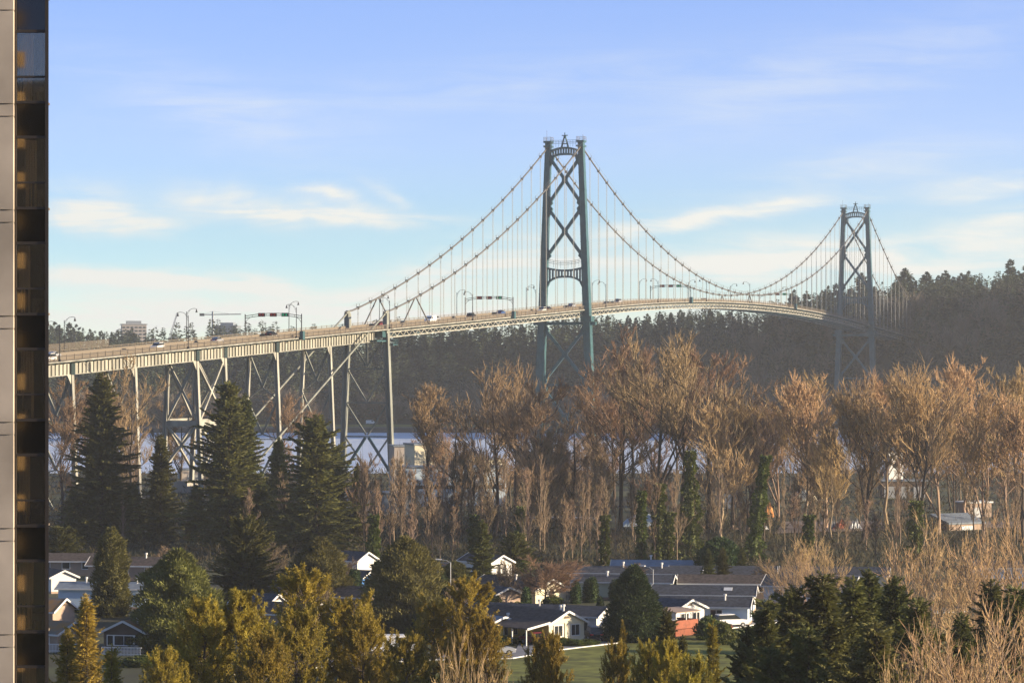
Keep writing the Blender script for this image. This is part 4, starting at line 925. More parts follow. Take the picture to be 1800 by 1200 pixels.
for px, y, d, p, H, w, lab, cat in [
 (180, 655, 560, C1, 30, 1.2, 'tallest dark fir left of the white bare trunk, near the glass building', 'tree'),
 (283, 762, 565, C4, 22, 1.05, 'smaller pointed fir between the two big dark firs', 'tree'),
 (402, 674, 555, C2, 28, 1.2, 'broad double topped dark fir in front of the X-braced trestle', 'tree'),
 (432, 692, 572, C4, 22, 1.15, 'second spire on the right flank of the double topped fir', 'tree'),
 (556, 728, 540, C3, 24, 1.22, 'big ragged spruce with layered limbs below the diagonal backstay', 'tree'),
 (490, 768, 590, C4, 22, 1.1, 'dark fir in the gap left of the ragged spruce', 'tree'),
 (590, 790, 575, C2, 28, .62, 'dark fir behind the right side of the ragged spruce', 'tree'),
 (628, 812, 570, C4, 22, .55, 'slim dark fir right of the ragged spruce', 'tree'),
 (345, 850, 580, C4, 22, .8, 'low dark fir in front of the trestle foot', 'tree'),
 (232, 850, 575, C2, 28, .6, 'dark fir filling the gap under the white trunk', 'tree'),
 (130, 860, 560, C2, 28, .6, 'dark fir low beside the glass building', 'tree'),
 (460, 850, 550, C2, 28, .7, 'dark fir between double topped fir and ragged spruce', 'tree'),
 (515, 880, 545, C4, 22, .9, 'low dark fir at the left foot of the ragged spruce', 'tree'),
 (108, 930, 500, C5, 14, .9, 'dark spreading evergreen beside the glass building', 'tree'),
 (432, 918, 430, C5, 14, 1.0, 'spreading cedar with spiky crown behind the golden pines', 'tree'),
 (312, 965, 362, C6, 13, 1.08, 'full round cedar right of the grey gabled cottage', 'tree'),
 (562, 944, 425, C6, 13, .92, 'pointed olive cedar behind the big golden pine', 'tree'),
 (712, 943, 392, C6, 13, 1.08, 'full dark cedar between the golden pines', 'tree'),
 (848, 912, 445, C4, 22, .72, 'brown drooping cypress behind the yellow house', 'tree'),
 (1245, 962, 450, C4, 22, .42, 'small spruce left of a pair behind the long black roof', 'tree'),
 (1270, 960, 452, C4, 22, .46, 'small spruce right of a pair behind the long black roof', 'tree'),
 (1304, 960, 470, C4, 22, .36, 'slim brownish spruce right of the round dark shrub', 'tree'),
 (905, 940, 500, C5, 14, .7, 'dark green evergreen behind the round bare tree', 'tree'),
 (800, 985, 455, C6, 13, .62, 'small yellow green conifer beside the brown cypress', 'tree'),
 ]:
    put_top(p, H, px, y, d, lab, cat, 'dark conifers', wide=w)
P1 = pine('pine', 301, 16, 4.4, peaks=2, dens=1.2); P2 = pine('pine', 302, 18, 5.2, peaks=2, dens=1.3); P3 = pine('pine', 303, 15, 4.2, peaks=1, dens=1.2)
for px, y, d, p, H, w, lab in [
 (402, 1046, 232, P1, 16, 1.09, 'golden two topped pine in front of the round cedar, lower left'),
 (352, 1078, 238, P3, 15, 0.92, 'lower left shoulder pine of the golden two topped pine'),
 (583, 1006, 245, P2, 18, 1.09, 'big broad golden pine at the bottom, left of the middle'),
 (520, 1085, 228, P3, 15, 0.98, 'dark lower pine at the left foot of the big broad pine'),
 (640, 1090, 240, P3, 15, 0.98, 'dark lower pine at the right foot of the big broad pine'),
 (785, 1020, 262, P2, 18, 0.98, 'golden pine left of the white gabled porch'),
 (836, 1088, 258, P1, 16, 0.63, 'spreading right branch pine beside the white porch'),
 (952, 1116, 225, P1, 16, 0.60, 'small golden pine in front of the yellow house'),
 (1085, 1138, 222, P3, 15, 0.52, 'golden pine below the road, left of a close pair'),
 (1150, 1128, 214, P1, 16, 0.66, 'golden pine below the road, right of a close pair'),
 (462, 1124, 214, P3, 15, 0.87, 'dark pine between the two golden pines at the bottom'),
 (715, 1130, 230, P3, 15, 0.87, 'dark pine under the full dark cedar'),
 (290, 1150, 225, P3, 15, 0.76, 'pine at the bottom under the grey gabled cottage'),
 (1215, 1165, 205, P3, 15, 0.66, 'low golden pine tip at the bottom, right of the pair')]:
    put_top(p, H, px, y, d, lab, 'tree', 'golden pines in the foreground', wide=w)
F1 = conifer('young_fir', 401, 15, 3.8, 'pine', clear=.03, step=.62, per=6, bl=.5, bw=.11, dens=1.2, gap=.15, ragged=.45, power=.7, droop=-.25, top_up=.7, core=0)
F2 = conifer('young_fir', 402, 16, 4.8, 'fir', clear=.02, step=.5, per=7, bl=.5, bw=.15, dens=1.5, gap=.06, ragged=.45, power=.72, droop=-.05, top_up=.5)
F3 = conifer('young_fir', 403, 17, 5.8, 'fir', clear=.02, step=.5, per=7, bl=.55, bw=.15, dens=1.6, gap=.08, ragged=.55, power=.65, droop=0.0, top_up=.5, lop=.15)
for px, y, d, p, H, w, lab in [
 (152, 1042, 262, F1, 15, 1.0, 'sparse sunlit young fir at lower left in front of the cottage'), (118, 1100, 250, F1, 15, .9, 'sunlit young fir left of the sparse one, by the glass building'), (196, 1130, 246, F1, 15, .8, 'low sunlit young fir right of the sparse one'),
 (1095, 1088, 238, F1, 15, .42, 'thin spire of a young fir in front of the big cone cypress'), (1172, 1066, 262, F2, 16, .7, 'blue green young fir left of the red deck'), (1200, 1114, 250, F2, 16, .5, 'short young fir below the red deck'), (1253, 1088, 262, F1, 15, .6, 'olive young fir right of the red deck'),
 (1312, 1100, 225, F3, 17, .7, 'dark fir at the left edge of the right thicket'), (1345, 1052, 218, F3, 17, .95, 'dark fir left in the right thicket'), (1392, 1030, 225, F3, 17, 1.17, 'dark fir second from left in the right thicket'), (1448, 1008, 225, F3, 17, 1.30, 'dark tall fir in the middle of the right thicket'),
 (1500, 1012, 232, F2, 16, 1.30, 'bushy fir right of the tall middle one in the right thicket'), (1528, 1000, 240, F2, 16, 1.30, 'sun tipped fir at the top of the right thicket'), (1572, 1012, 235, F2, 16, 1.30, 'sun tipped round fir on the right of the right thicket'), (1612, 1052, 228, F3, 17, 1.04, 'narrow dark fir at the right end of the right thicket'),
 (1742, 1018, 250, F2, 16, 1.23, 'fir standing alone by the pale roof at the right edge'), (1785, 1030, 240, F3, 17, 1.17, 'dark fir cut by the right picture edge'), (1690, 1075, 235, F2, 16, 0.91, 'low fir among the bare golden brush at lower right'), (1420, 1100, 200, F3, 17, 1.17, 'dark near fir at the bottom of the right thicket'), (1540, 1090, 198, F3, 17, 1.17, 'second dark near fir at the bottom of the right thicket'), (1355, 1135, 200, F3, 17, 1.04, 'third dark near fir at the bottom left of the right thicket')]:
    put_top(p, H, px, y, d, lab, 'tree', 'young firs', wide=w)
# clipped and rounded evergreens
K1 = dense('cypress', 501, 11, 3.7, n=15000, prof=((0, .85), (.12, 1), (.4, .86), (.7, .55), (.9, .28), (1, .03)), bl=.5, bw=.15)
K2 = dense('columnar_cypress', 502, 12.5, 2.4, 'cedar', n=11000, prof=((0, .7), (.15, 1), (.6, .9), (.85, .6), (1, .06)), lumps=.22)
K3 = dense('thuja_column', 503, 4, .75, n=1800, prof=((0, .85), (.2, 1), (.7, .9), (.93, .5), (1, .1)), bl=.3, bw=.1, lumps=.1)
K4 = dense('round_shrub', 504, 6, 3.4, n=8000, prof=((0, .8), (.3, 1), (.65, .88), (.88, .5), (1, .1)), bl=.45, bw=.16)
K5 = dense('garden_bush', 505, 1.6, 1.3, 'ivy', n=1500, prof=((0, .8), (.35, 1), (.7, .8), (1, .15)), bl=.25, bw=.12, lumps=.25)
put_top(K1, 11, 1114, 992, 376, 'big dark cone shaped cypress on the road side, right of the yellow house', 'tree', 'rounded evergreens', wide=1.02)
put_top(K2, 12.5, 196, 926, 412, 'tall columnar cypress in front of the pale blue home at left', 'tree', 'rounded evergreens', wide=1.0)
put_top(K4, 6, 1265, 944, 480, 'large round dark shrub behind the long roofs', 'shrub', 'rounded evergreens', wide=1.1)
for i, (px, y, d, w, lab) in enumerate([(1041, 1012, 436, 1.15, 'brownish column hedge at the pale green wall, left one'), (1034, 1016, 437, 1.0, 'brownish column hedge at the pale green wall, second'), (1055, 1046, 398, .7, 'very thin column cypress beside the yellow house'),
    (1012, 1020, 434, 1.0, 'hedge column left of the pale green wall'), (1083, 1016, 440, 1.3, 'wide hedge column right of the pale green wall'), (1186, 1008, 452, 1.0, 'first column of the clipped hedge row by the small white gable'), (1194, 1009, 452, 1.0, 'second column of the clipped hedge row by the small white gable'), (1203, 1010, 452, 1.0, 'third column of the clipped hedge row by the small white gable'),
    (1217, 1012, 452, 1.0, 'short hedge column between clipped hedge and spruces'), (1226, 1014, 452, .9, 'last short hedge column before the small spruces'), (1288, 1014, 452, 1.0, 'left hedge column of three in front of the dim right roofs'), (1296, 1013, 452, 1.0, 'middle hedge column of three in front of the dim right roofs'), (1303, 1015, 452, 1.0, 'right hedge column of three in front of the dim right roofs'),
    (623, 998, 440, 1.3, 'dark hedge column left of the blue house'), (664, 985, 445, 1.2, 'dark hedge column right of the blue house'), (925, 1030, 412, .9, 'column cypress behind the brown roof'), (776, 1002, 440, 1.1, 'dark hedge column beside the small street lamp')]):
    put_top(K3, 4, px, y, d, lab, 'hedge', 'clipped columns', wide=w)
for px, y, d, w, lab in [(885, 1115, 372, 1.6, 'big dark bush in front of the white porch'), (868, 1118, 374, 1.2, 'smaller bush left of the big porch bush'), (900, 1118, 373, 1.3, 'bush beside the carport post'), (985, 1118, 371, 1.4, 'garden bush under the left front window'), (1000, 1123, 370, 1.0, 'low garden bush under the wall between the windows'), (1014, 1122, 370, 1.2, 'garden bush under the right front window'), (1030, 1121, 371, 1.3, 'garden bush at the right house corner'),
    (160, 1062, 420, 2.0, 'dark bush before the pale blue wall at left'), (1270, 1092, 372, 1.2, 'bush in front of the pale blue house right of the deck'), (1330, 1100, 360, 1.6, 'bush at the roadside beside the right thicket'), (1246, 1082, 378, 1.3, 'bushy shrub covering the right end of the deck'), (650, 1150, 330, 2.0, 'bush beside the parked car under the dark cedar'), (470, 1128, 350, 1.8, 'bush near the blue parked car'), (250, 1150, 345, 2.0, 'bush right of the cottage rail')]:
    put_top(K5, 1.6, px, y, d, lab, 'bush', 'garden bushes', wide=w)
# bare garden trees and brush
RT = bare_tree('round_tree', 601, 9, 5.0, .35, 26, 9, 7, 5, 'bark', 'twig', .2, .7, 1.4, upf=.06, twr=.018, round_=True)
put_top(RT, 9, 957, 974, 425, 'round bare garden tree with a leaning trunk behind the yellow house', 'tree', None, wide=1.05)
BB = [bare_tree('bare_brush', 610+i, 13, 6.6, .05, 18, 7, 3, 2, 'barkpale', 'twigpale', .12, .35, .9, fork=3, twr=.021, upf=.07) for i in range(3)]
for i, (px, y, d, w, lab) in enumerate([(1640, 895, 300, 1.15, 'tall golden bare brush tree right of the fir thicket'), (1598, 945, 310, 1.0, 'golden bare brush between the fir thicket and the tall brush'), (1695, 925, 290, 1.05, 'golden bare brush right of the tall brush tree'), (1752, 935, 300, 1.0, 'golden bare brush above the lone right fir'), (1798, 885, 280, 1.05, 'golden bare brush at the right picture edge'),
    (1425, 935, 390, .9, 'golden bare tree behind the right fir thicket'), (1462, 945, 395, .8, 'second golden bare tree behind the right fir thicket'), (1395, 962, 385, .7, 'small golden bare tree left of the pair behind the fir thicket'),
    (1668, 985, 320, 1.0, 'golden bare brush low between the tall brush trees'), (1728, 1000, 255, .9, 'golden bare brush left of the lone right fir'), (1640, 1040, 240, .9, 'golden bare brush right behind the fir thicket'),
    (1660, 1080, 205, .9, 'near golden brush at lower right, left part'), (1722, 1045, 210, 1.0, 'near golden brush at lower right, middle part'), (1782, 1050, 200, 1.0, 'near golden brush in the lower right corner'), (1600, 1130, 195, .7, 'near golden brush under the fir thicket'),
    (806, 1100, 205, .55, 'bare orange brush in front of the golden pine at the bottom'), (868, 1150, 200, .5, 'small bare brush at the bottom right of the orange brush')]):
    put_top(BB[i % 3], 13, px, y, d, lab, 'brush', 'bare golden brush', wide=w)
# shrubs and small trees between the homes
for i in range(64):
    px = rr.uniform(95, 1560); d = rr.uniform(370, 500)
    if 955 < px < 1240 and d < 420: continue
    if i % 3 == 0: put_top(SM[i % 3], 18, px, HY+(EYE-1-rr.uniform(4, 7))*F/d, d, 'small bare garden tree between the homes', 'tree', 'small trees between the homes', wide=rr.uniform(.5, .8))
    else: put(K5, gd(px, d), 'dark garden shrub between the homes', 'bush', 'shrubs between the homes', sc=rr.uniform(1.0, 1.9))
# scrub and bramble on the ground
def scrub(name, n, xr, yr, L, W_, m, label, seed, keep=lambda x, y: True):
    rng = np.random.default_rng(seed); B = Acc(); y = rng.uniform(*yr, n); x = rng.uniform(-1, 1, n)*(y*.19+8); ok = np.array([keep(a, b) for a, b in zip(x, y)]); x, y = x[ok], y[ok]; n = len(x)
    z = np.array([gz(v) for v in y]); hs = .5+.5*np.sin(x*.16+3)*np.sin(y*.11)+.25*np.sin(x*.41+y*.27); P = np.stack((x, y, z-.1), 1)
    P[:, 2] += np.clip(hs, 0, 1)*rng.uniform(0, 1.6, n)
    D = unit(rng.normal(0, 1.0, (n, 3))+np.array([0, 0, .8])); blades(B, rng, P, D, L*rng.uniform(.5, 1.4, n)*(.6+.6*np.clip(hs, 0, 1)), W_*rng.uniform(.6, 1.4, n))
    return tag(link(name, B.mesh(name), m), label, 'undergrowth', kind='stuff')
def no_yard(x, y):
    px = CX+F*x/y
    if 1380 < px < 1540 and 590 < y < 640: return False
    if 1690 < px < 1780 and 600 < y < 690: return False
    if 1040 < px < 1200 and 600 < y < 800: return False
    return True
scrub('thicket', 52000, (0, 0), (497, 640), 2.0, .12, M['scrub'], 'brown bramble thicket behind the houses', 1, no_yard)
scrub('shore_scrub', 26000, (0, 0), (640, 900), 1.9, .22, M['scrub'], 'low brown scrub between the belt and the water', 2, no_yard)

# ------------------------------------------------------------------ roads, lawn
def ground_poly(name, pts, m, dz, kind='structure'):
    """flat sheet from photo pixels on the ground"""
    q = [gpt(px, py) for px, py in pts]; n = len(q)//2
    V = [(p.x, p.y, 1.0+dz) for p in q]; f = [(i, i+1, 2*n-2-i, 2*n-1-i) for i in range(n-1)]
    return tag(link(name, npmesh(name, V, [np.array(f)]), m), kind=kind)
ground_poly('lawn', [(560, 1205), (700, 1163), (900, 1158), (1020, 1137), (1180, 1124), (1330, 1100), (1700, 1085), (1700, 1230), (1330, 1230), (1180, 1230), (1020, 1230), (900, 1230), (700, 1230), (560, 1230)], M['grass'], .008)
road_n = [(380, 1172), (640, 1152), (760, 1146), (900, 1140), (985, 1126), (1060, 1116), (1160, 1105), (1260, 1094), (1340, 1084), (1480, 1074), (1800, 1060)]
road_f = [(380, 1188), (640, 1166), (760, 1160), (900, 1157), (985, 1142), (1060, 1133), (1160, 1121), (1260, 1108), (1340, 1096), (1480, 1085), (1800, 1070)]
ground_poly('road', road_n+road_f[::-1], M['road'], .02)
m = MB()
for a, b in zip(road_f[:-1], road_f[1:]):
    p, q = gpt(*a), gpt(*b); m.bar((p.x, p.y, 1.05), (q.x, q.y, 1.05), .25, .14)
tag(m.build('kerb', M['white']), kind='structure')
ground_poly('driveway', [(1020, 1105), (1060, 1105), (1062, 1120), (1018, 1124)], M['road'], .028)
ground_poly('carport_pad', [(918, 1121), (962, 1116), (975, 1130), (905, 1144)], M['road'], .032)
ground_poly('dirt_yard', [(1390, 908), (1560, 906), (1560, 940), (1360, 946)], M['dirt'], 1.02)
ground_poly('storage_yard', [(1690, 886), (1800, 882), (1800, 936), (1680, 936)], M['dirt'], 1.02)

# ------------------------------------------------------------------ houses
def house(px, py, az, L, Wd, hw, rise, wall, roof, label, trim='white', over=.4, win_end=(), win_left=(), win_right=(), vents=(), skirt=None, door=None, cat='house', gable_vent=True, name='house', d=None, long_wall=None):
    """visible gable end centred on a ground pixel; az = heading of the long axis away from that end"""
    g = gpt(px, py) if d is None else gd(px, d); g.z = gz(g.y)
    a = R(az); r = empty(name, g, label, cat); ORG[r.name] = Vector((0, 0, 0)); r.rotation_euler = (0, 0, math.atan2(math.cos(a), math.sin(a)))
    w2 = Wd/2
    m = MB(); m.prism([(0, -w2, -.3), (0, w2, -.3), (0, w2, hw), (0, 0, hw+rise*.97), (0, -w2, hw)], (L, 0, 0)); wl = m.build('wall', M[wall], r)
    if long_wall:
        m = MB(); 
        for sy in (-1, 1): m.box(.02, L-.02, sy*w2-.015, sy*w2+.015, -.2, hw-.02)
        m.build('side_cladding', M[long_wall], r)
    m = MB(); th = .12; k = rise/w2; e = w2+over
    for sy in (-1, 1):
        m.prism([(-over, 0, hw+rise), (-over, sy*e, hw+rise-k*e), (-over, sy*e, hw+rise-k*e+th), (-over, 0, hw+rise+th)], (L+2*over, 0, 0))
    rf = m.build('roof', M[roof], r)
    m = MB()
    for x in (-over-.05, L+over+.05):
        for sy in (-1, 1): m.bar((x, 0, hw+rise+.02), (x, sy*(e+.03), hw+rise-k*e+.02), .07, .26, up=(0, sy*k, 1))
    for sy in (-1, 1): m.box(-over-.08, L+over+.08, sy*(e+.05)-.04, sy*(e+.05)+.04, hw+rise-k*e-.08, hw+rise-k*e+.12)
    m.build('fascia', M[trim], r)
    m = MB(); m.box(-.03, L+.03, -w2-.03, w2+.03, -.3, .32); m.build('skirting', M[skirt or 'tan'], r)
    def window(face, p, zc, w, h):
        f = MB(); q = MB()
        if face == 'end': bx = lambda mb, y0, y1, z0, z1, t: mb.box(-t, .02, y0, y1, z0, z1)
        else:
            sy = 1 if face == 'left' else -1
            bx = lambda mb, x0, x1, z0, z1, t: mb.box(x0, x1, min(sy*(w2-.02), sy*(w2+t)), max(sy*(w2-.02), sy*(w2+t)), z0, z1)
        for (u0, u1, v0, v1) in ((p-w/2-.1, p+w/2+.1, zc+h/2, zc+h/2+.1), (p-w/2-.1, p+w/2+.1, zc-h/2-.12, zc-h/2), (p-w/2-.1, p-w/2, zc-h/2, zc+h/2), (p+w/2, p+w/2+.1, zc-h/2, zc+h/2)): bx(f, u0, u1, v0, v1, .09)
        if w > 1.3: bx(f, p-.03, p+.03, zc-h/2, zc+h/2, .075)
        o = f.build('window', M['white'], r); bx(q, p-w/2, p+w/2, zc-h/2, zc+h/2, .045); q.build('pane', M['glass'], o)
    for p, zc, w, h in win_end: window('end', p, zc, w, h)
    for p, zc, w, h in win_left: window('left', p, zc, w, h)
    for p, zc, w, h in win_right: window('right', p, zc, w, h)
    if gable_vent:
        m = MB(); zc = hw+rise*.45; m.prism([(-.05, -.55, zc-.12), (-.05, .55, zc-.12), (-.05, .3, zc+.18), (-.05, -.3, zc+.18)], (.08, 0, 0)); m.build('gable_vent', M['brown_w'], r)
    for x, y in vents:
        zr = hw+rise-k*abs(y); m = MB(); m.tube([(x, y, zr-.1), (x, y, zr+.7)], .13, 8); m.tube([(x, y, zr+.7), (x, y, zr+.95)], .22, 8); m.build('chimney', M['white'], rf)
    if door:
        face, p = door; m = MB(); sy = 1 if face == 'left' else -1
        if face == 'end': m.box(-.06, .02, p-.45, p+.45, .3, 2.2)
        else: m.box(p-.45, p+.45, min(sy*(w2-.02), sy*(w2+.06)), max(sy*(w2-.02), sy*(w2+.06)), .3, 2.2)
        m.build('door', M['brown_w'], r)
    return r
ww = lambda L, n, z=1.6, w=1.2, h=1.0: [(L*(i+.5)/n, z, w, h) for i in range(n)]
# the yellow house with its carport
h1 = house(996, 1129, -42, 18, 6.0, 2.55, 1.35, 'cream', 'roof_b', 'yellow house with white gable, two front windows, brown roof and open carport', win_end=((-1.45, 1.55, 1.35, 1.3), (1.45, 1.55, 1.35, 1.3)), vents=((1.6, -.5), (.4, .15)), skirt='white')
m = MB(); m.box(-.06, -.0, -2.95, 2.95, 2.5, 2.58); m.box(-.12, -.02, -.35, .35, .3, 2.5); m.build('bay_trim', M['cream'], h1)
cp = empty('carport'); cp.parent = h1; ORG[cp.name] = Vector((0, 0, 0))
m = MB(); m.prism([(-.4, 3.0, 2.72), (-.4, 7.0, 2.08), (-.4, 7.0, 2.2), (-.4, 3.0, 2.84)], (13, 0, 0)); m.build('roof', M['roof_b'], cp)
m = MB(); m.bar((-.45, 3.2, 2.7), (-.45, 7.05, 2.1), .08, .26, up=(0, .1, 1)); m.build('fascia', M['white'], cp)
m = MB(); m.box(5.2, 5.4, 3.02, 6.9, -.2, 2.3); m.box(.1, 5.2, 3.02, 3.07, -.2, 2.55); m.build('wall', M['yellow'], cp)  # cream wall, yellow because the low sun on it is painted in
for x in (0, 2.6): m = MB(); m.box(x, x+.12, 6.7, 6.82, -.2, 2.15); m.build('post', M['white'], cp)
for y in (4.0, 5.6):
    m = MB(); m.box(5.12, 5.2, y-.35, y+.35, .9, 2.0); w_ = m.build('window', M['white'], cp); m = MB(); m.box(5.10, 5.13, y-.28, y+.28, .97, 1.93); m.build('pane', M['glass'], cp)
HS = [
 dict(px=884, py=1126, az=-42, L=9, Wd=4.8, hw=2.2, rise=.8, wall='white', roof='roof_g', label='small white gabled porch with tall white framed windows left of the carport', win_end=((.9, 1.3, 1.0, 1.5), (-.5, 1.3, 1.0, 1.5)), vents=((.8, -1.6),)),
 dict(px=968, py=1062, az=-46, L=13, Wd=6.4, hw=2.3, rise=1.3, wall='cream', roof='roof_b', label='low house with brown roof and cream gable behind the yellow house', vents=((6, 1),), win_end=((0, 1.5, 1.2, 1.0),)),
 dict(px=893, py=1068, az=-40, L=7, Wd=4.6, hw=2.0, rise=.9, wall='tan', roof='roof_d', label='small tan gable left of the low brown roof', win_end=()),
 dict(px=1064, py=1114, az=-66, L=17, Wd=6, hw=2.5, rise=1.0, wall='white', roof='roof_d', label='dark roofed white house behind the yellow house, with black patio doors', win_end=((-1, 1.5, 1.2, 1.1),), win_left=((2.2, 1.25, 2.0, 2.0), (6.5, 1.5, 1.4, 1.0)), vents=((9, .6),)),
 dict(px=1182, py=1052, az=-80, L=14.8, Wd=5, hw=2.6, rise=.85, wall='green_w', roof='roof_d', label='pale green long house with a small square window and white right gable', win_left=((7.8, 2.0, .9, .9),), vents=((5.2, .9), (9.6, .9))),
 dict(px=1232, py=1036, az=-81, L=20, Wd=5.2, hw=2.6, rise=.8, wall='white', roof='roof_d', label='long charcoal roof with white eave behind the pale green house', vents=((6, .6), (12, .4)), win_end=((0, 1.5, 1.2, 1.0),)),
 dict(px=1242, py=1018, az=-84, L=15, Wd=5, hw=2.2, rise=.8, wall='white', roof='roof_g', label='long grey metal roof topmost behind the charcoal roof', vents=((9, -.3),)),
 dict(px=1318, py=1096, az=-80, L=14, Wd=6.0, hw=2.5, rise=1.05, wall='blue_w', roof='roof_d', label='pale blue house right of the red deck, with a small right gable', win_left=((4.2, 1.5, 1.5, 1.1), (6.2, 1.5, .8, 1.5)), win_end=((0, 1.4, 1.6, 1.2),), vents=((3.2, 1.2),)),
 dict(px=1326, py=1074, az=-82, L=14, Wd=6.0, hw=2.5, rise=1.05, wall='white', roof='roof_d', label='long black roof with a white skylight behind the pale blue house', vents=()),
 dict(px=1213, py=1105, az=-48, L=10, Wd=6.0, hw=2.7, rise=1.1, wall='white', roof='roof_d', label='white gabled house behind the red stained deck', win_end=((1.2, 1.4, 1.6, 1.4), (-1.2, 1.4, 1.4, 1.4))),
 dict(px=1362, py=1050, az=-84, L=14, Wd=5, hw=2.3, rise=1.0, wall='tan', roof='roof_b', label='dim brown roofed home behind the three hedge columns', win_left=ww(14, 3)),
 dict(px=1362, py=1033, az=-84, L=16, Wd=5, hw=2.3, rise=1.0, wall='tan', roof='roof_d', label='dim charcoal roof behind the brown roofed home', win_left=ww(16, 3)),
 dict(px=1505, py=1062, az=-70, L=13, Wd=6, hw=2.7, rise=1.3, wall='white', roof='roof_d', label='white gabled house partly hidden behind the fir thicket', win_end=((0, 1.5, 1.3, 1.0),), win_left=ww(13, 3)),
 dict(px=1560, py=1040, az=-80, L=16, Wd=5, hw=2.7, rise=1.0, wall='cream', roof='roof_d', label='cream home with dark roof and bright ridge, topmost behind the fir thicket', win_left=ww(16, 3)),
 dict(px=1840, py=1040, az=-84, L=11, Wd=5, hw=2.4, rise=.9, wall='white', roof='roof_g', label='pale grey roofed home at the right edge among golden brush', win_left=ww(11, 3)),
 dict(px=1850, py=1022, az=-84, L=12, Wd=5, hw=2.4, rise=.9, wall='tan', roof='roof_b', label='brownish roofed home behind the pale grey roof at the right edge'),
 dict(px=262, py=1068, az=-84, L=12.6, Wd=5, hw=2.9, rise=.7, wall='blue_w', roof='roof_g', label='pale blue flat sided home behind the tall columnar cypress', win_left=((.9, 1.6, .7, 1.2), (3.4, 1.6, .5, 1.6)), vents=((1.6, .5), (9, .5))),
 dict(px=218, py=1146, az=14, L=10, Wd=5.2, hw=2.5, rise=1.25, wall='brown_w', roof='roof_m', label='dark brown gabled cottage with mossy roof, three white framed panes and white rail', win_end=((0, 1.45, 2.4, 1.1), (1.75, 1.45, .7, 1.1), (-1.75, 1.45, .7, 1.1)), vents=((2.0, -1.0), (6, .2)), gable_vent=False),
 dict(px=128, py=1142, az=-60, L=11, Wd=6, hw=2.2, rise=1.2, wall='tan', roof='roof_m', label='greenish roofed home at the glass building, left of the cottage', win_left=ww(11, 3)),
 dict(px=112, py=1100, az=-70, L=10, Wd=6, hw=2.2, rise=1.4, wall='tan', roof='roof_m', label='orange mossy roof beside the glass building'),
 dict(px=112, py=1042, az=-30, L=7, Wd=4, hw=2.5, rise=.9, wall='white', roof='roof_b', label='little white gable beside the glass building, left of the pale blue home', gable_vent=False),
 dict(px=175, py=1010, az=-84, L=10, Wd=5, hw=2.4, rise=1.0, wall='tan', roof='roof_b', label='shaded brown roofed home at the wood edge, left of the tall cypress', win_left=ww(10, 3)),
 dict(px=290, py=1018, az=-82, L=12, Wd=5.5, hw=2.4, rise=1.1, wall='tan', roof='roof_b', label='shaded brown roofed home at the wood edge, right of the tall cypress', win_left=ww(12, 3), vents=((3, .4),)),
 dict(px=650, py=1042, az=-60, L=5.5, Wd=4.2, hw=2.5, rise=.9, wall='blue', roof='roof_d', label='bright blue house with a white framed door between dark hedges', win_left=((.9, 1.4, .7, 1.5),), win_end=((0, 1.3, .7, 1.6),)),
 dict(px=645, py=1012, az=-50, L=9, Wd=4.6, hw=2.6, rise=1.2, wall='white', roof='roof_d', label='white gabled house behind the bright blue house', gable_vent=False),
 dict(px=486, py=1094, az=-58, L=6, Wd=4.2, hw=2.6, rise=1.2, wall='white', roof='roof_d', label='white and blue walled house with a row of panes between cedars and pine', win_end=((-.9, 1.7, .7, .9), (0, 1.7, .7, .9), (.9, 1.7, .7, .9)), long_wall='blue'),
 dict(px=545, py=1062, az=-80, L=8, Wd=6, hw=2.3, rise=1.0, wall='white', roof='roof_d', label='dark roof with white ridge edge behind the big golden pine'),
 dict(px=800, py=1028, az=-75, L=9, Wd=5, hw=2.5, rise=1.0, wall='tan', roof='roof_d', label='shaded grey home by the small street lamp', win_left=ww(9, 3)),
 dict(px=882, py=1020, az=-40, L=8, Wd=4.2, hw=3.0, rise=1.0, wall='white', roof='roof_b', label='white gable with tall windows beside the brown cypress', win_end=((-.6, 1.8, .6, 1.6), (.6, 1.8, .6, 1.6)), gable_vent=False),
 dict(px=560, py=1110, az=-60, L=9, Wd=5.5, hw=2.4, rise=1.2, wall='tan', roof='roof_b', label='brown roofed house hidden behind the big golden pine'),
 dict(px=668, py=1075, az=-60, L=8, Wd=5.5, hw=2.2, rise=1.2, wall='tan', roof='roof_b', label='brown roof in front of the bright blue house'),
]
for h in HS: house(**h)
# skylight on the long black roof, and the red deck
r_ = [o for o in COL.objects if o.get('label', '').startswith('long black roof')][0]
m = MB(); k = 1.05/3.0; y0, y1 = .9, 1.9
m.prism([(3.0, y0, 2.5+1.05-k*y0+.13), (4.2, y0, 2.5+1.05-k*y0+.13), (4.2, y1, 2.5+1.05-k*y1+.13), (3.0, y1, 2.5+1.05-k*y1+.13)], (0, .03, .06)); m.build('skylight', M['white'], r_)
dk = empty('covered_deck', gpt(1207, 1116), 'red stained raised deck with slatted front and flat canopy on posts', 'deck'); ORG[dk.name] = Vector((0, 0, 0)); dk.rotation_euler = (0, 0, math.atan2(math.cos(R(-48)), math.sin(R(-48))))
m = MB(); m.box(0, 3.4, -2.2, 2.2, .9, 1.05); m.build('platform', M['deckred'], dk)
m = MB()
for y in np.arange(-2.2, 2.21, .22): m.box(-.04, .0, y-.09, y+.09, -.1, 2.0 if False else .85)
m.box(-.08, -.03, -2.25, 2.25, 1.05, 2.0)
for y in (-2.2, 2.2): m.box(0, 3.4, y-.05, y+.05, -.1, 2.0)
m.build('skirt_boards', M['deckred'], dk)
for y in (-2.1, 0, 2.1): m = MB(); m.box(.02, .14, y-.06, y+.06, 1.0, 3.0); m.build('post', M['white'], dk)
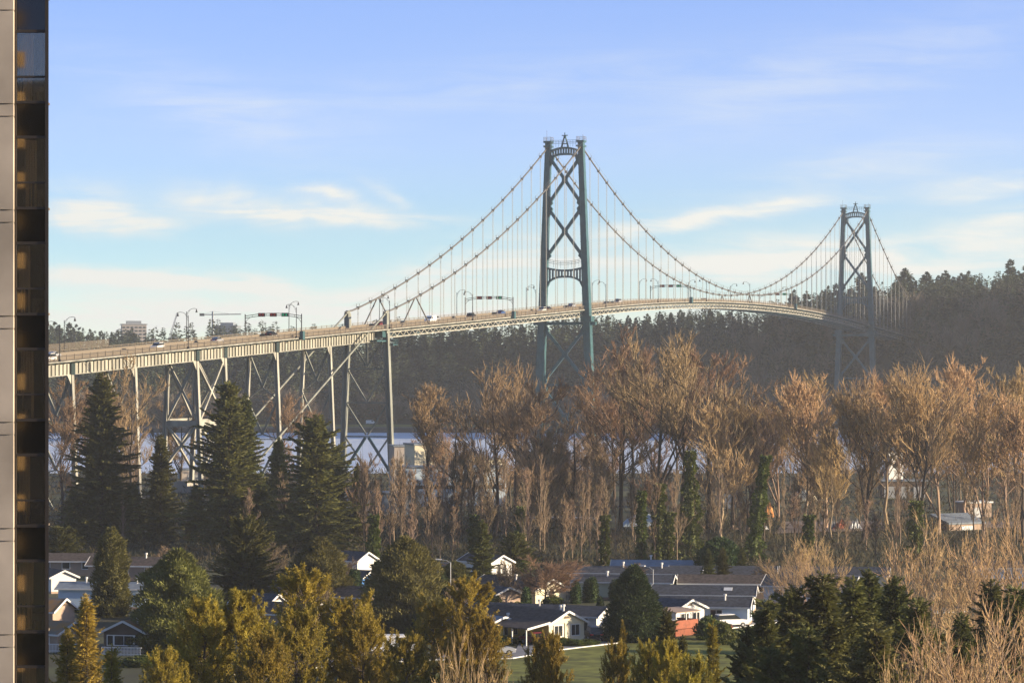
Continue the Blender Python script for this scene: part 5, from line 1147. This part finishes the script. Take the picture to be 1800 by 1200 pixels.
m = MB(); m.prism([(-.4, -2.5, 3.0), (-.4, 2.5, 3.0), (3.3, 2.5, 3.3), (3.3, -2.5, 3.3)], (0, 0, .1)); m.build('canopy', M['tan'], dk)
# white picket rail of the cottage
fe = empty('picket_rail', gpt(214, 1152), 'white slatted rail in front of the dark brown cottage', 'fence'); ORG[fe.name] = Vector((0, 0, 0)); fe.rotation_euler = (0, 0, R(-12))
m = MB(); m.box(-2.5, 2.5, -.04, .04, .95, 1.05); m.box(-2.5, 2.5, -.04, .04, .15, .25); m.build('rail', M['white'], fe)
m = MB()
for x in np.arange(-2.5, 2.51, .18): m.box(x-.04, x+.04, -.06, -.042, .0, 1.02)
o_ = m.build('picket', M['white'], fe)
fe = empty('picket_rail', gpt(108, 1146), 'white slatted rail at the glass building, left of the cottage', 'fence'); ORG[fe.name] = Vector((0, 0, 0))
m = MB(); m.box(-1.8, 1.8, -.04, .04, .95, 1.05); m.box(-1.8, 1.8, -.04, .04, .15, .25); m.build('rail', M['white'], fe)
m = MB()
for x in np.arange(-1.8, 1.81, .18): m.box(x-.04, x+.04, -.06, -.042, .0, 1.02)
m.build('picket', M['white'], fe)

# ------------------------------------------------------------------ vehicles
def make_car(kind, paint):
    r = empty(kind); L, Wc = (4.5, 1.8) if kind != 'van' else (5.4, 2.0)
    if kind == 'car': body = [(-2.2, .35), (-2.25, .75), (-2.1, .98), (-1.2, 1.02), (1.1, 1.0), (2.1, .85), (2.25, .6), (2.2, .35)]; cab = [(-1.75, 1.0), (-1.2, 1.45), (.3, 1.48), (1.15, 1.0)]
    elif kind == 'suv': body = [(-2.25, .4), (-2.3, .85), (-2.25, 1.08), (-1.2, 1.12), (1.1, 1.1), (2.1, 1.0), (2.3, .7), (2.2, .4)]; cab = [(-2.2, 1.08), (-2.0, 1.72), (.4, 1.76), (1.25, 1.1)]
    else: body = [(-2.7, .4), (-2.7, 2.0), (-2.6, 2.25), (1.2, 2.25), (1.7, 1.5), (2.6, 1.15), (2.7, .7), (2.65, .4)]; cab = None
    m = MB(); w = Wc/2; m.prism([(x, -w, z) for x, z in body], (0, 2*w, 0))
    if cab: m.prism([(x*.9-.08, -w+.2, z+.03 if z > 1.3 else z) for x, z in cab], (0, 2*w-.4, 0))
    b = m.build('body', M[paint], r)
    m = MB()
    if cab:
        m.prism([(x, -w+.12, z-.06 if z > 1.3 else z) for x, z in cab], (0, 2*w-.24, 0))
    else:
        m.quad((1.28, -w+.15, 2.1), (1.28, w-.15, 2.1), (1.74, w-.15, 1.5), (1.74, -w+.15, 1.5))
        for sy in (-1, 1): m.box(.2, 1.2, sy*w-.012, sy*w+.012, 1.4, 2.0)
    m.build('window', M['glass'], r)
    for x in (-L*.31, L*.31):
        for sy in (-1, 1):
            m = MB(); m.tube([(x, sy*(w-.18), .34), (x, sy*(w+.02), .34)], .34, 14); t = m.build('wheel', M['rubber'], r); m = MB(); m.tube([(x, sy*(w), .34), (x, sy*(w+.04), .34)], .19, 10); m.build('rim', M['steel'], t)
    xb = body[1][0]; xf = body[-2][0]
    for sy in (-1, 1):
        m = MB(); m.box(xb-.03, xb+.05, sy*w*.72-.2, sy*w*.72+.2, .74, .92); m.build('tail_lamp', M['redlamp'], r)
        m = MB(); m.box(xf-.12, xf+.03, sy*w*.7-.2, sy*w*.7+.2, .64, .78); m.build('headlight', M['white'], r)
    return r
CARS = {}
def car(kind, paint, loc, rz, label, group=None):
    key = (kind, paint)
    if key in CARS: o = copy_tree(CARS[key])
    else: o = make_car(kind, paint); CARS[key] = o
    o.location = loc; o.rotation_euler = (0, 0, rz)
    if 'group' in o: del o['group']
    tag(o, label, {'suv': 'suv'}.get(kind, kind), group); return o
rzU = math.atan2(U.y, U.x)
bc = [(-206, 5.2, 'suv', 'carwhite', 'white suv at the left end of the viaduct'), (-214, 2.0, 'car', 'carblue', 'blue car at the left end of the viaduct, beside the white suv'), (-190, -2, 'car', 'carsilver', 'silver car left of the mesh fence end'), (-146, 3.2, 'suv', 'carwhite', 'white suv above the white bare trunk'), (-104, 0, 'car', 'carsilver', 'silver car above the X-braced trestle'), (-62, -3.2, 'car', 'carblack', 'black car beside the first signal gantry'),
      (18, -3.0, 'car', 'carred', 'dark red car beside the cable posts'), (44, 3.2, 'van', 'carwhite', 'white van on the side span'), (66, -3.2, 'car', 'carsilver', 'silver car on the side span left of the second gantry'), (90, 0, 'suv', 'carblack', 'black suv on the side span'), (128, -3.2, 'car', 'carblue', 'blue car on the side span right of the second gantry'), (152, 3.2, 'suv', 'carwhite', 'white suv just left of the nearer tower'), (168, 0, 'car', 'carblack', 'black car at the nearer tower'),
      (205, -3.2, 'car', 'carsilver', 'silver car just right of the nearer tower'), (226, 3.2, 'car', 'carblack', 'dark car on the main span near the nearer tower'), (262, -3.2, 'suv', 'carsilver', 'silver suv on the rising main span'), (372, 0, 'car', 'carred', 'dark red car near the top of the main span')]
for s, t, k, p, lab in bc:
    sl_ = (zrail(s+1)-zrail(s-1))/2; o = car(k, p, BR(s, t, zrail(s)-1.25), rzU+(math.pi if t > 0 else 0), lab, 'vehicles on the bridge'); o.rotation_euler = (0, -math.atan(sl_)*(-1 if t > 0 else 1), o.rotation_euler.z)
car('suv', 'carblack', gpt(1044, 1124)+Vector((0, 0, .03)), R(-82)+math.pi, 'black suv seen from behind, parked beside the big cone cypress')
car('car', 'carred', gpt(942, 1132)+Vector((0, 0, .04)), math.atan2(math.cos(R(-42)), math.sin(R(-42)))+math.pi, 'dark red car parked under the carport of the yellow house')
car('suv', 'carwhite', gpt(1284, 1102)+Vector((0, 0, .03)), R(20), 'white suv parked beside the pale blue house')
car('car', 'carblack', gpt(1256, 1108)+Vector((0, 0, .03)), R(20), 'black car parked at the red deck fence')
car('suv', 'carsilver', gpt(1182, 1112)+Vector((0, 0, .03)), R(60), 'silver suv at the left end of the red deck')
car('car', 'carblue', gpt(458, 1142)+Vector((0, 0, .03)), R(10), 'blue car parked right of the golden two topped pine')
car('van', 'carwhite', gpt(692, 1148)+Vector((0, 0, .03)), R(4), 'white van parked under the full dark cedar')
car('car', 'carsilver', gpt(872, 1151)+Vector((0, 0, .03)), R(14), 'silver car on the road in front of the white porch')
# small street lamps among the houses
for px, py, d, lab, rz in ((792, 1030, 440, 'cobra head street lamp left of the brown cypress', math.pi), (1148, 1050, 425, 'street lamp with white head behind the big cone cypress', 2.6)):
    r = empty('street_lamp', gd(px, d), lab, 'street lamp', rz=rz); ORG[r.name] = Vector((0, 0, 0))
    m = MB(); m.tube([(0, 0, 0), (0, 0, 5.6)], .07, 6); m.build('pole', M['steel'], r)
    m = MB(); m.tube([(0, 0, 5.5), (.6, 0, 5.9), (1.6, 0, 6.0)], .04, 5); m.build('arm', M['steel'], r)
    m = MB(); m.prism([(1.3, -.16, 5.95), (2.2, -.12, 5.98), (2.2, .12, 5.98), (1.3, .16, 5.95)], (0, 0, .16)); m.build('lamp_head', M['white'], r)
# garden fence of the roadside
fg = empty('board_fence', gpt(1232, 1113), 'low brown board fence along the road right of the red deck', 'fence'); ORG[fg.name] = Vector((0, 0, 0)); fg.rotation_euler = (0, 0, R(22))
m = MB()
for x in np.arange(-2.6, 4.6, .2): m.box(x-.085, x+.085, -.02, .02, 0, .95)
m.build('board', M['deckred'], fg); m = MB(); m.box(-2.7, 4.6, .022, .08, .2, .3); m.box(-2.7, 4.6, .022, .08, .7, .8); m.build('rail', M['deckred'], fg)

# ------------------------------------------------------------------ industrial yard behind the belt
def shed(name, px, d, w, dep, h, wall, roof, label, rz=0, zg=None, cat='building', bands=0, doors=0, tilt=0, ytop=None):
    g = gd(px, d); g.z = g.z if zg is None else zg
    if ytop is not None: h = EYE-(ytop-HY)*d/F-g.z
    r = empty(name, g, label, cat, rz=rz); ORG[r.name] = Vector((0, 0, 0))
    m = MB(); m.box(-w/2, w/2, 0, dep, -1, h); m.build('wall', M[wall], r)
    m = MB(); m.prism([(-w/2-.3, -.3, h+.02), (w/2+.3, -.3, h+.02), (w/2+.3, dep+.3, h+.02+tilt), (-w/2-.3, dep+.3, h+.02+tilt)], (0, 0, .35)); m.build('roof', M[roof], r)
    for b in range(bands): m = MB(); z = h*(b+.75)/(bands+.5); m.box(-w/2+.4, w/2-.4, -.06, .02, z-.45, z+.45); m.build('window', M['glass'], r)
    for q in range(doors): m = MB(); x = -w/2+w*(q+.5)/doors; m.box(x-1.4, x+1.4, -.07, .02, -.5, min(h*.7, 3.4)); m.build('door', M['steel'], r)
    return r
shed('office_block', 757, 720, 8.0, 9, 6, 'cream', 'roof_g', 'beige upper block of the works building between the bare trees', R(18), ytop=782, bands=0)
shed('works_building', 716, 735, 6.5, 10, 6, 'tower', 'roof_g', 'grey brown block left of the beige works building', R(10), ytop=785)
shed('works_hall', 800, 700, 24, 9, 5, 'blue_w', 'roof_g', 'long pale works hall below the beige block', R(6), ytop=822, bands=1, doors=4)
shed('works_tower', 862, 735, 6.0, 6, 6, 'cream', 'roof_g', 'cream lit block right of the works hall', R(20), ytop=808)
shed('brick_shed', 1283, 690, 5, 5, 4, 'tan', 'roof_b', 'brown shed deep in the belt between two ivy trunks', R(10), ytop=814, doors=1)
shed('pump_house', 339, 800, 7, 6, 4, 'tower', 'roof_g', 'small grey hut at the foot of the trestle', R(12), ytop=826, doors=1)
shed('brown_hut', 1722, 655, 6, 5, 3.4, 'tan', 'white', 'brown hut with white roof in the yard at right', R(22), ytop=884, doors=1)
shed('solar_shed', 1700, 610, 9, 6, 1.2, 'tan', 'roof_g', 'lean-to with slanted grey panel roof at right', R(28), tilt=1.6, doors=1)
shed('long_shed', 985, 640, 14, 3, 3.0, 'tan', 'white', 'low long shed with a bright white roof edge behind the ivy trunks', R(-10), ytop=912)
shed('works_shed', 1590, 735, 11, 5, 3.2, 'brown_w', 'roof_g', 'low shed with pale roof seen through the golden trees', R(5), ytop=846, bands=1, doors=3)
shed('white_cabin', 1575, 760, 4, 3, 2.6, 'white', 'white', 'small white cabin behind the broad golden tree', R(20), ytop=798, doors=1)
shed('grey_hall', 650, 660, 18, 8, 4, 'roof_g', 'roof_g', 'grey hall glimpsed right of the ragged spruce', R(4), ytop=868, doors=3)
# boat under a cover, heaps in the yard
def lump_heap(name, px, d, w, h, m_, label, seed, cat='heap', rz=0.0, rag=.3, dep=None):
    rng = np.random.default_rng(seed); r = MB(); n = 13; k = 7; dep = dep or w*.5
    V = []; F_ = []
    for i in range(n):
        u = 2*i/(n-1)-1
        for j in range(k):
            v = 2*j/(k-1)-1; V.append((u*w/2, v*dep/2, max(0, h*(1-abs(u)**2.4)*(1-abs(v)**2)*(1+rng.normal(0, rag)))-.05))
    for i in range(n-1):
        for j in range(k-1): a = i*k+j; F_.append((a, a+k, a+k+1, a+1))
    r.poly(V, F_); o = r.build(name, M[m_]); g = gd(px, d); g.z = gz(d)+.05; o.location = g; o.rotation_euler = (0, 0, rz); return tag(o, label, cat)
bt = lump_heap('boat_cover', 1130, 622, 9.5, 2.7, 'steel', 'long grey white boat cover behind the straight trunks', 1, 'boat cover', R(-6), .03, 3); bt.data.materials[0] = M['blue_w']
lump_heap('tarp_tent', 1352, 655, 2.2, 3.2, 'orange', 'orange and white tarp tent beside the leaning ivy trunk', 2, 'tent', R(15), .15)
lump_heap('sand_pile', 1412, 720, 7, 2.6, 'cream', 'pale sand pile seen through the golden trees', 3, 'pile', 0, .15)
for i, (px, w, h, mm, lab) in enumerate(((1480, 4.2, 1.5, 'rust', 'rust red heap of scrap metal in the dirt yard'), (1464, 2.0, 1.6, 'steel', 'grey bent sheet left of the scrap heap'), (1502, 3.4, 1.2, 'steel', 'grey bent sheet right of the scrap heap'), (1340, 3.0, .6, 'white', 'low white pile of boards at the tarp tent'), (1290, 2.4, .7, 'tan', 'low brown rubble pile left of the tarp tent'))):
    lump_heap('scrap_heap', px, 612, w, h, mm, lab, 10+i, 'scrap heap', R(10*i), .5)
# ------------------------------------------------------------------ far away: towers, cranes, the car on the far road
def block(px, ytop, d, w, dep, m_, label, floors, cols, rz):
    p = at(px, ytop, d); r = empty('apartment_tower', (p.x, p.y, 20), label, 'apartment tower', rz=rz); ORG[r.name] = Vector((0, 0, 0)); h = p.z-20
    m = MB(); m.box(-w/2, w/2, -dep/2, dep/2, 0, h); m.build('wall', M[m_], r)
    m = MB(); m.box(-w*.3, w*.3, -dep*.3, dep*.3, h, h+2.6); m.box(-w*.55, w*.55, -dep*.55, dep*.55, h-.9, h-.3); m.build('roof', M['roof_g'], r)
    m = MB()
    for f in range(floors):
        z = h-4.2-f*3.1
        for c in range(cols):
            x = -w/2+w*(c+.5)/cols; m.box(x-w/cols*.32, x+w/cols*.32, -dep/2-.25, -dep/2+.1, z, z+1.7)
        m.box(w/2-.1, w/2+.25, -dep*.38, dep*.38, z, z+1.7)
    o = m.build('window', M['glass'], r); o['kind'] = 'stuff'; return r
block(235, 569, 2700, 22, 18, 'tower', 'pale apartment tower on the skyline above the left viaduct', 9, 6, R(10))
block(401, 572, 2750, 20, 18, 'roof_g', 'grey slab tower on the skyline left of the first gantry', 9, 7, R(-8))
block(305, 593, 2650, 8, 8, 'tower', 'low pale block on the skyline beside the slanted crane', 4, 3, 0)
block(269, 594, 2700, 4, 6, 'tower', 'tiny pale block between apartment tower and slanted crane', 4, 2, 0)
r = empty('crawler_crane', at(295, 606, 2500), 'slanted lattice crane boom on the skyline left of the lamp post', 'crane')
m = MB(); a, b = at(294, 606, 2500), at(312, 549, 2500)
for o in (-.8, .8): m.bar(a+Vector((o, 0, 0)), b+Vector((o*.5, 0, 0)), .4, .4)
for k in range(14): m.bar(a.lerp(b, k/14)+Vector((-.8 if k % 2 else .8, 0, 0)), a.lerp(b, (k+1)/14)+Vector((.8 if k % 2 else -.8, 0, 0)), .25, .25)
m.build('boom', M['steel'], r); m = MB(); m.bar(b, b+Vector((-6, 0, -20)), .15, .15); m.build('cable', M['dark'], r)
m = MB(); m.obox(at(293, 607, 2500), (3, 0, 0), (0, 2, 0), (0, 0, 2.2)); m.build('cab', M['steel'], r)
r = empty('tower_crane', at(374, 606, 2600), 'tower crane with long level jib on the skyline', 'crane')
m = MB(); a, b = at(374, 610, 2600), at(374, 547, 2600); m.bar(a, b, 1.3, 1.3); m.build('mast', M['steel'], r)
m = MB(); j0, j1 = at(355, 553, 2600), at(424, 552, 2600); m.bar(j0, j1, .9, 1.0); m.bar(b, j0.lerp(j1, .75), .2, .2); m.bar(b, j0, .2, .2); m.build('jib', M['steel'], r)
m = MB(); m.obox(j0, (2, 0, 0), (0, 1, 0), (0, 0, 1.2)); m.build('counterweight', M['dark'], r)
car('van', 'carwhite', Vector(((652-CX)/F*1622, 1622, hz((652-CX)/F*1622, 1622)+.3)), R(5), 'tiny white van on the far shore above the meadow')

# ------------------------------------------------------------------ glass apartment tower at the left
D0 = 79.0
X0, Xc, X1 = [(x-CX)/F*D0 for x in (-420, 25.5, 86)]
per = 186*D0/F; zj = EYE-(20-HY)*D0/F                   # floor height; level of one panel joint
gt = empty('glass_tower', (X1, D0, 0), 'tall apartment tower with a concrete pier and a dark glass strip at the left edge', 'building')
zs = [zj+per*k for k in range(-16, 5)]; top = 60
m = MB(); m.prism([(X0, D0+.75, -1), (X1-.18, D0+.75, -1), (X1-4, D0+16, -1), (X0-4, D0+16, -1)], (0, 0, top+1)); m.build('core_wall', mat('dim_interior', (0.05, 0.038, 0.03), 0.9, var=.4, vscale=1.5), gt)
for z0, z1 in zip(zs[:-1], zs[1:]):                      # cast panels with open joints, one tall and one short panel a floor
    c = z0+(z1-z0)*(22/186)
    for a, b, off in ((z0, c, 0.0), (c, z1, .015)):
        m = MB(); m.box(X0, Xc, D0-.18-off, D0+.33, a+.02, b-.02); m.build('concrete_panel', M['concrete'], gt)
m = MB(); m.box(X0, Xc-.01, D0-.12, D0+.34, -1, top); m.build('joint_backing', M['pier'], gt)
zt = EYE-(55-HY)*D0/F
gl = bpy.data.materials.new('facade_glass'); gl.use_nodes = True; _n = gl.node_tree.nodes; _l = gl.node_tree.links; _n.remove(_n['Principled BSDF'])
_t1 = _n.new('ShaderNodeBsdfTransparent'); _t1.inputs[0].default_value = (.85, .78, .66, 1); _g1 = _n.new('ShaderNodeBsdfGlossy'); _g1.inputs['Roughness'].default_value = .02; _g1.inputs[0].default_value = (.8, .8, .8, 1)
_m1 = _n.new('ShaderNodeMixShader'); _m1.inputs[0].default_value = .14; _l.new(_t1.outputs[0], _m1.inputs[1]); _l.new(_g1.outputs[0], _m1.inputs[2]); _l.new(_m1.outputs[0], _n['Material Output'].inputs[0])
room = mat('dim_room', (0.12, 0.10, 0.08), 0.9, var=0.3, vscale=2)
sp = mat('spandrel_glass', (0.008, 0.007, 0.006), 0.04, spec=0.6); fr_ = mat('bronze_frame', (0.045, 0.038, 0.034), 0.45, metal=0.3)
curt = mat('curtain_cloth', (0.34, 0.26, 0.17), 0.9, var=0.2, vscale=6, stretch=(6, 1, .2))
rnd = random.Random(9)
for k in range(-4, 15):
    zt_k = zt-per*k; zw = zt_k-125*D0/F; zs_ = zt_k-per
    if zt_k > top+2: continue
    m = MB(); m.box(Xc+.05, X1-.09, D0+.05, D0+.09, zw+.03, zt_k-.03); w_ = m.build('window', gl, gt)
    m = MB(); zb = zw+(zt_k-zw)*.36; m.box(Xc+.04, X1-.08, D0+.0, D0+.06, zb-.025, zb+.025); m.build('transom', fr_, w_)
    m = MB(); m.box(Xc+.05, X1-.09, D0+.06, D0+.10, zs_+.03, zw-.03); m.build('spandrel', sp, gt)
    m = MB(); m.box(Xc+.0, X1-.05, D0-.01, D0+.12, zw-.035, zw+.035); m.build('frame_bar', fr_, gt); m = MB(); m.box(Xc+.0, X1-.05, D0-.01, D0+.12, zt_k-.035, zt_k+.035); m.build('frame_bar', fr_, gt)
    wd = X1-Xc-.14; a = Xc+.05; q = rnd.random()
    m = MB(); x0 = a+wd*(0 if q < .5 else .45*rnd.random()); x1 = x0+wd*rnd.uniform(.35, .55)
    n = 9
    for i in range(n): u0, u1 = x0+(x1-x0)*i/n, x0+(x1-x0)*(i+1)/n; m.box(u0, u1-.004, D0+.36+.02*(i % 2), D0+.40+.02*(i % 2), zw+rnd.choice((.05, .05, .72)), zt_k-.06)
    m.build('curtain', curt, gt)
    m = MB(); m.box(a, a+wd, D0+.3, D0+.74, zw-.02, zw+.04); xx = a+wd*rnd.uniform(.2, .8); m.tube([(xx, D0+.3, zw+.04), (xx, D0+.3, zw+.28)], [.08, .10], 8); m.box(xx-.2, xx+.12, D0+.42, D0+.5, zw+.04, zw+rnd.uniform(.3, .6)); m.build('window_shelf', room, gt)
m = MB(); m.prism([(X1-.09, D0-.05, -1), (X1, D0-.05, -1), (X1-.16, D0+.78, -1), (X1-.25, D0+.78, -1)], (0, 0, top+1)); m.box(Xc, Xc+.05, D0-.02, D0+.12, -1, top); m.build('mullion', fr_, gt)

# the neighbouring block behind the viewpoint, whose balconies show as reflections in the glass
nb = empty('balcony_block', (-39.9, -64, 1), 'apartment block with ochre balconies, mirrored in the dark glass', 'building', rz=R(-38)); ORG[nb.name] = Vector((0, 0, 0))
m = MB(); m.box(-14, 1.0, -12, -.1, -1, 84); m.build('wall', M['brown_w'], nb)
ochre = mat('ochre_parapet', (0.55, 0.36, 0.16), 0.8, var=.1)
for k in range(27):
    z = 3+3.0*k; m = MB(); m.box(-4.5, 3.2, -.05, 1.7, z, z+.22); m.box(-4.5, 3.2, 1.58, 1.7, z+.2, z+1.15); m.box(3.08, 3.2, -.05, 1.6, z+.2, z+1.15); m.build('balcony', ochre, nb)

# ------------------------------------------------------------------ haze
hb = MB(); hb.box(-1490, 1790, -1190, HAZE_Y, -4.5, 172); hzo = hb.build('haze', [bpy.data.materials.new('haze_air')]); hm = hzo.data.materials[0]; hm.use_nodes = True
t_ = hm.node_tree; t_.nodes.clear(); pv = t_.nodes.new('ShaderNodeVolumePrincipled'); pv.inputs['Density'].default_value = HAZE_D; pv.inputs['Color'].default_value = (0.86, 0.89, 0.90, 1); pv.inputs['Anisotropy'].default_value = 0.35
mo = t_.nodes.new('ShaderNodeOutputMaterial'); t_.links.new(pv.outputs[0], mo.inputs['Volume'])
tag(hzo, 'thin pale haze in the air', 'haze', kind='stuff')
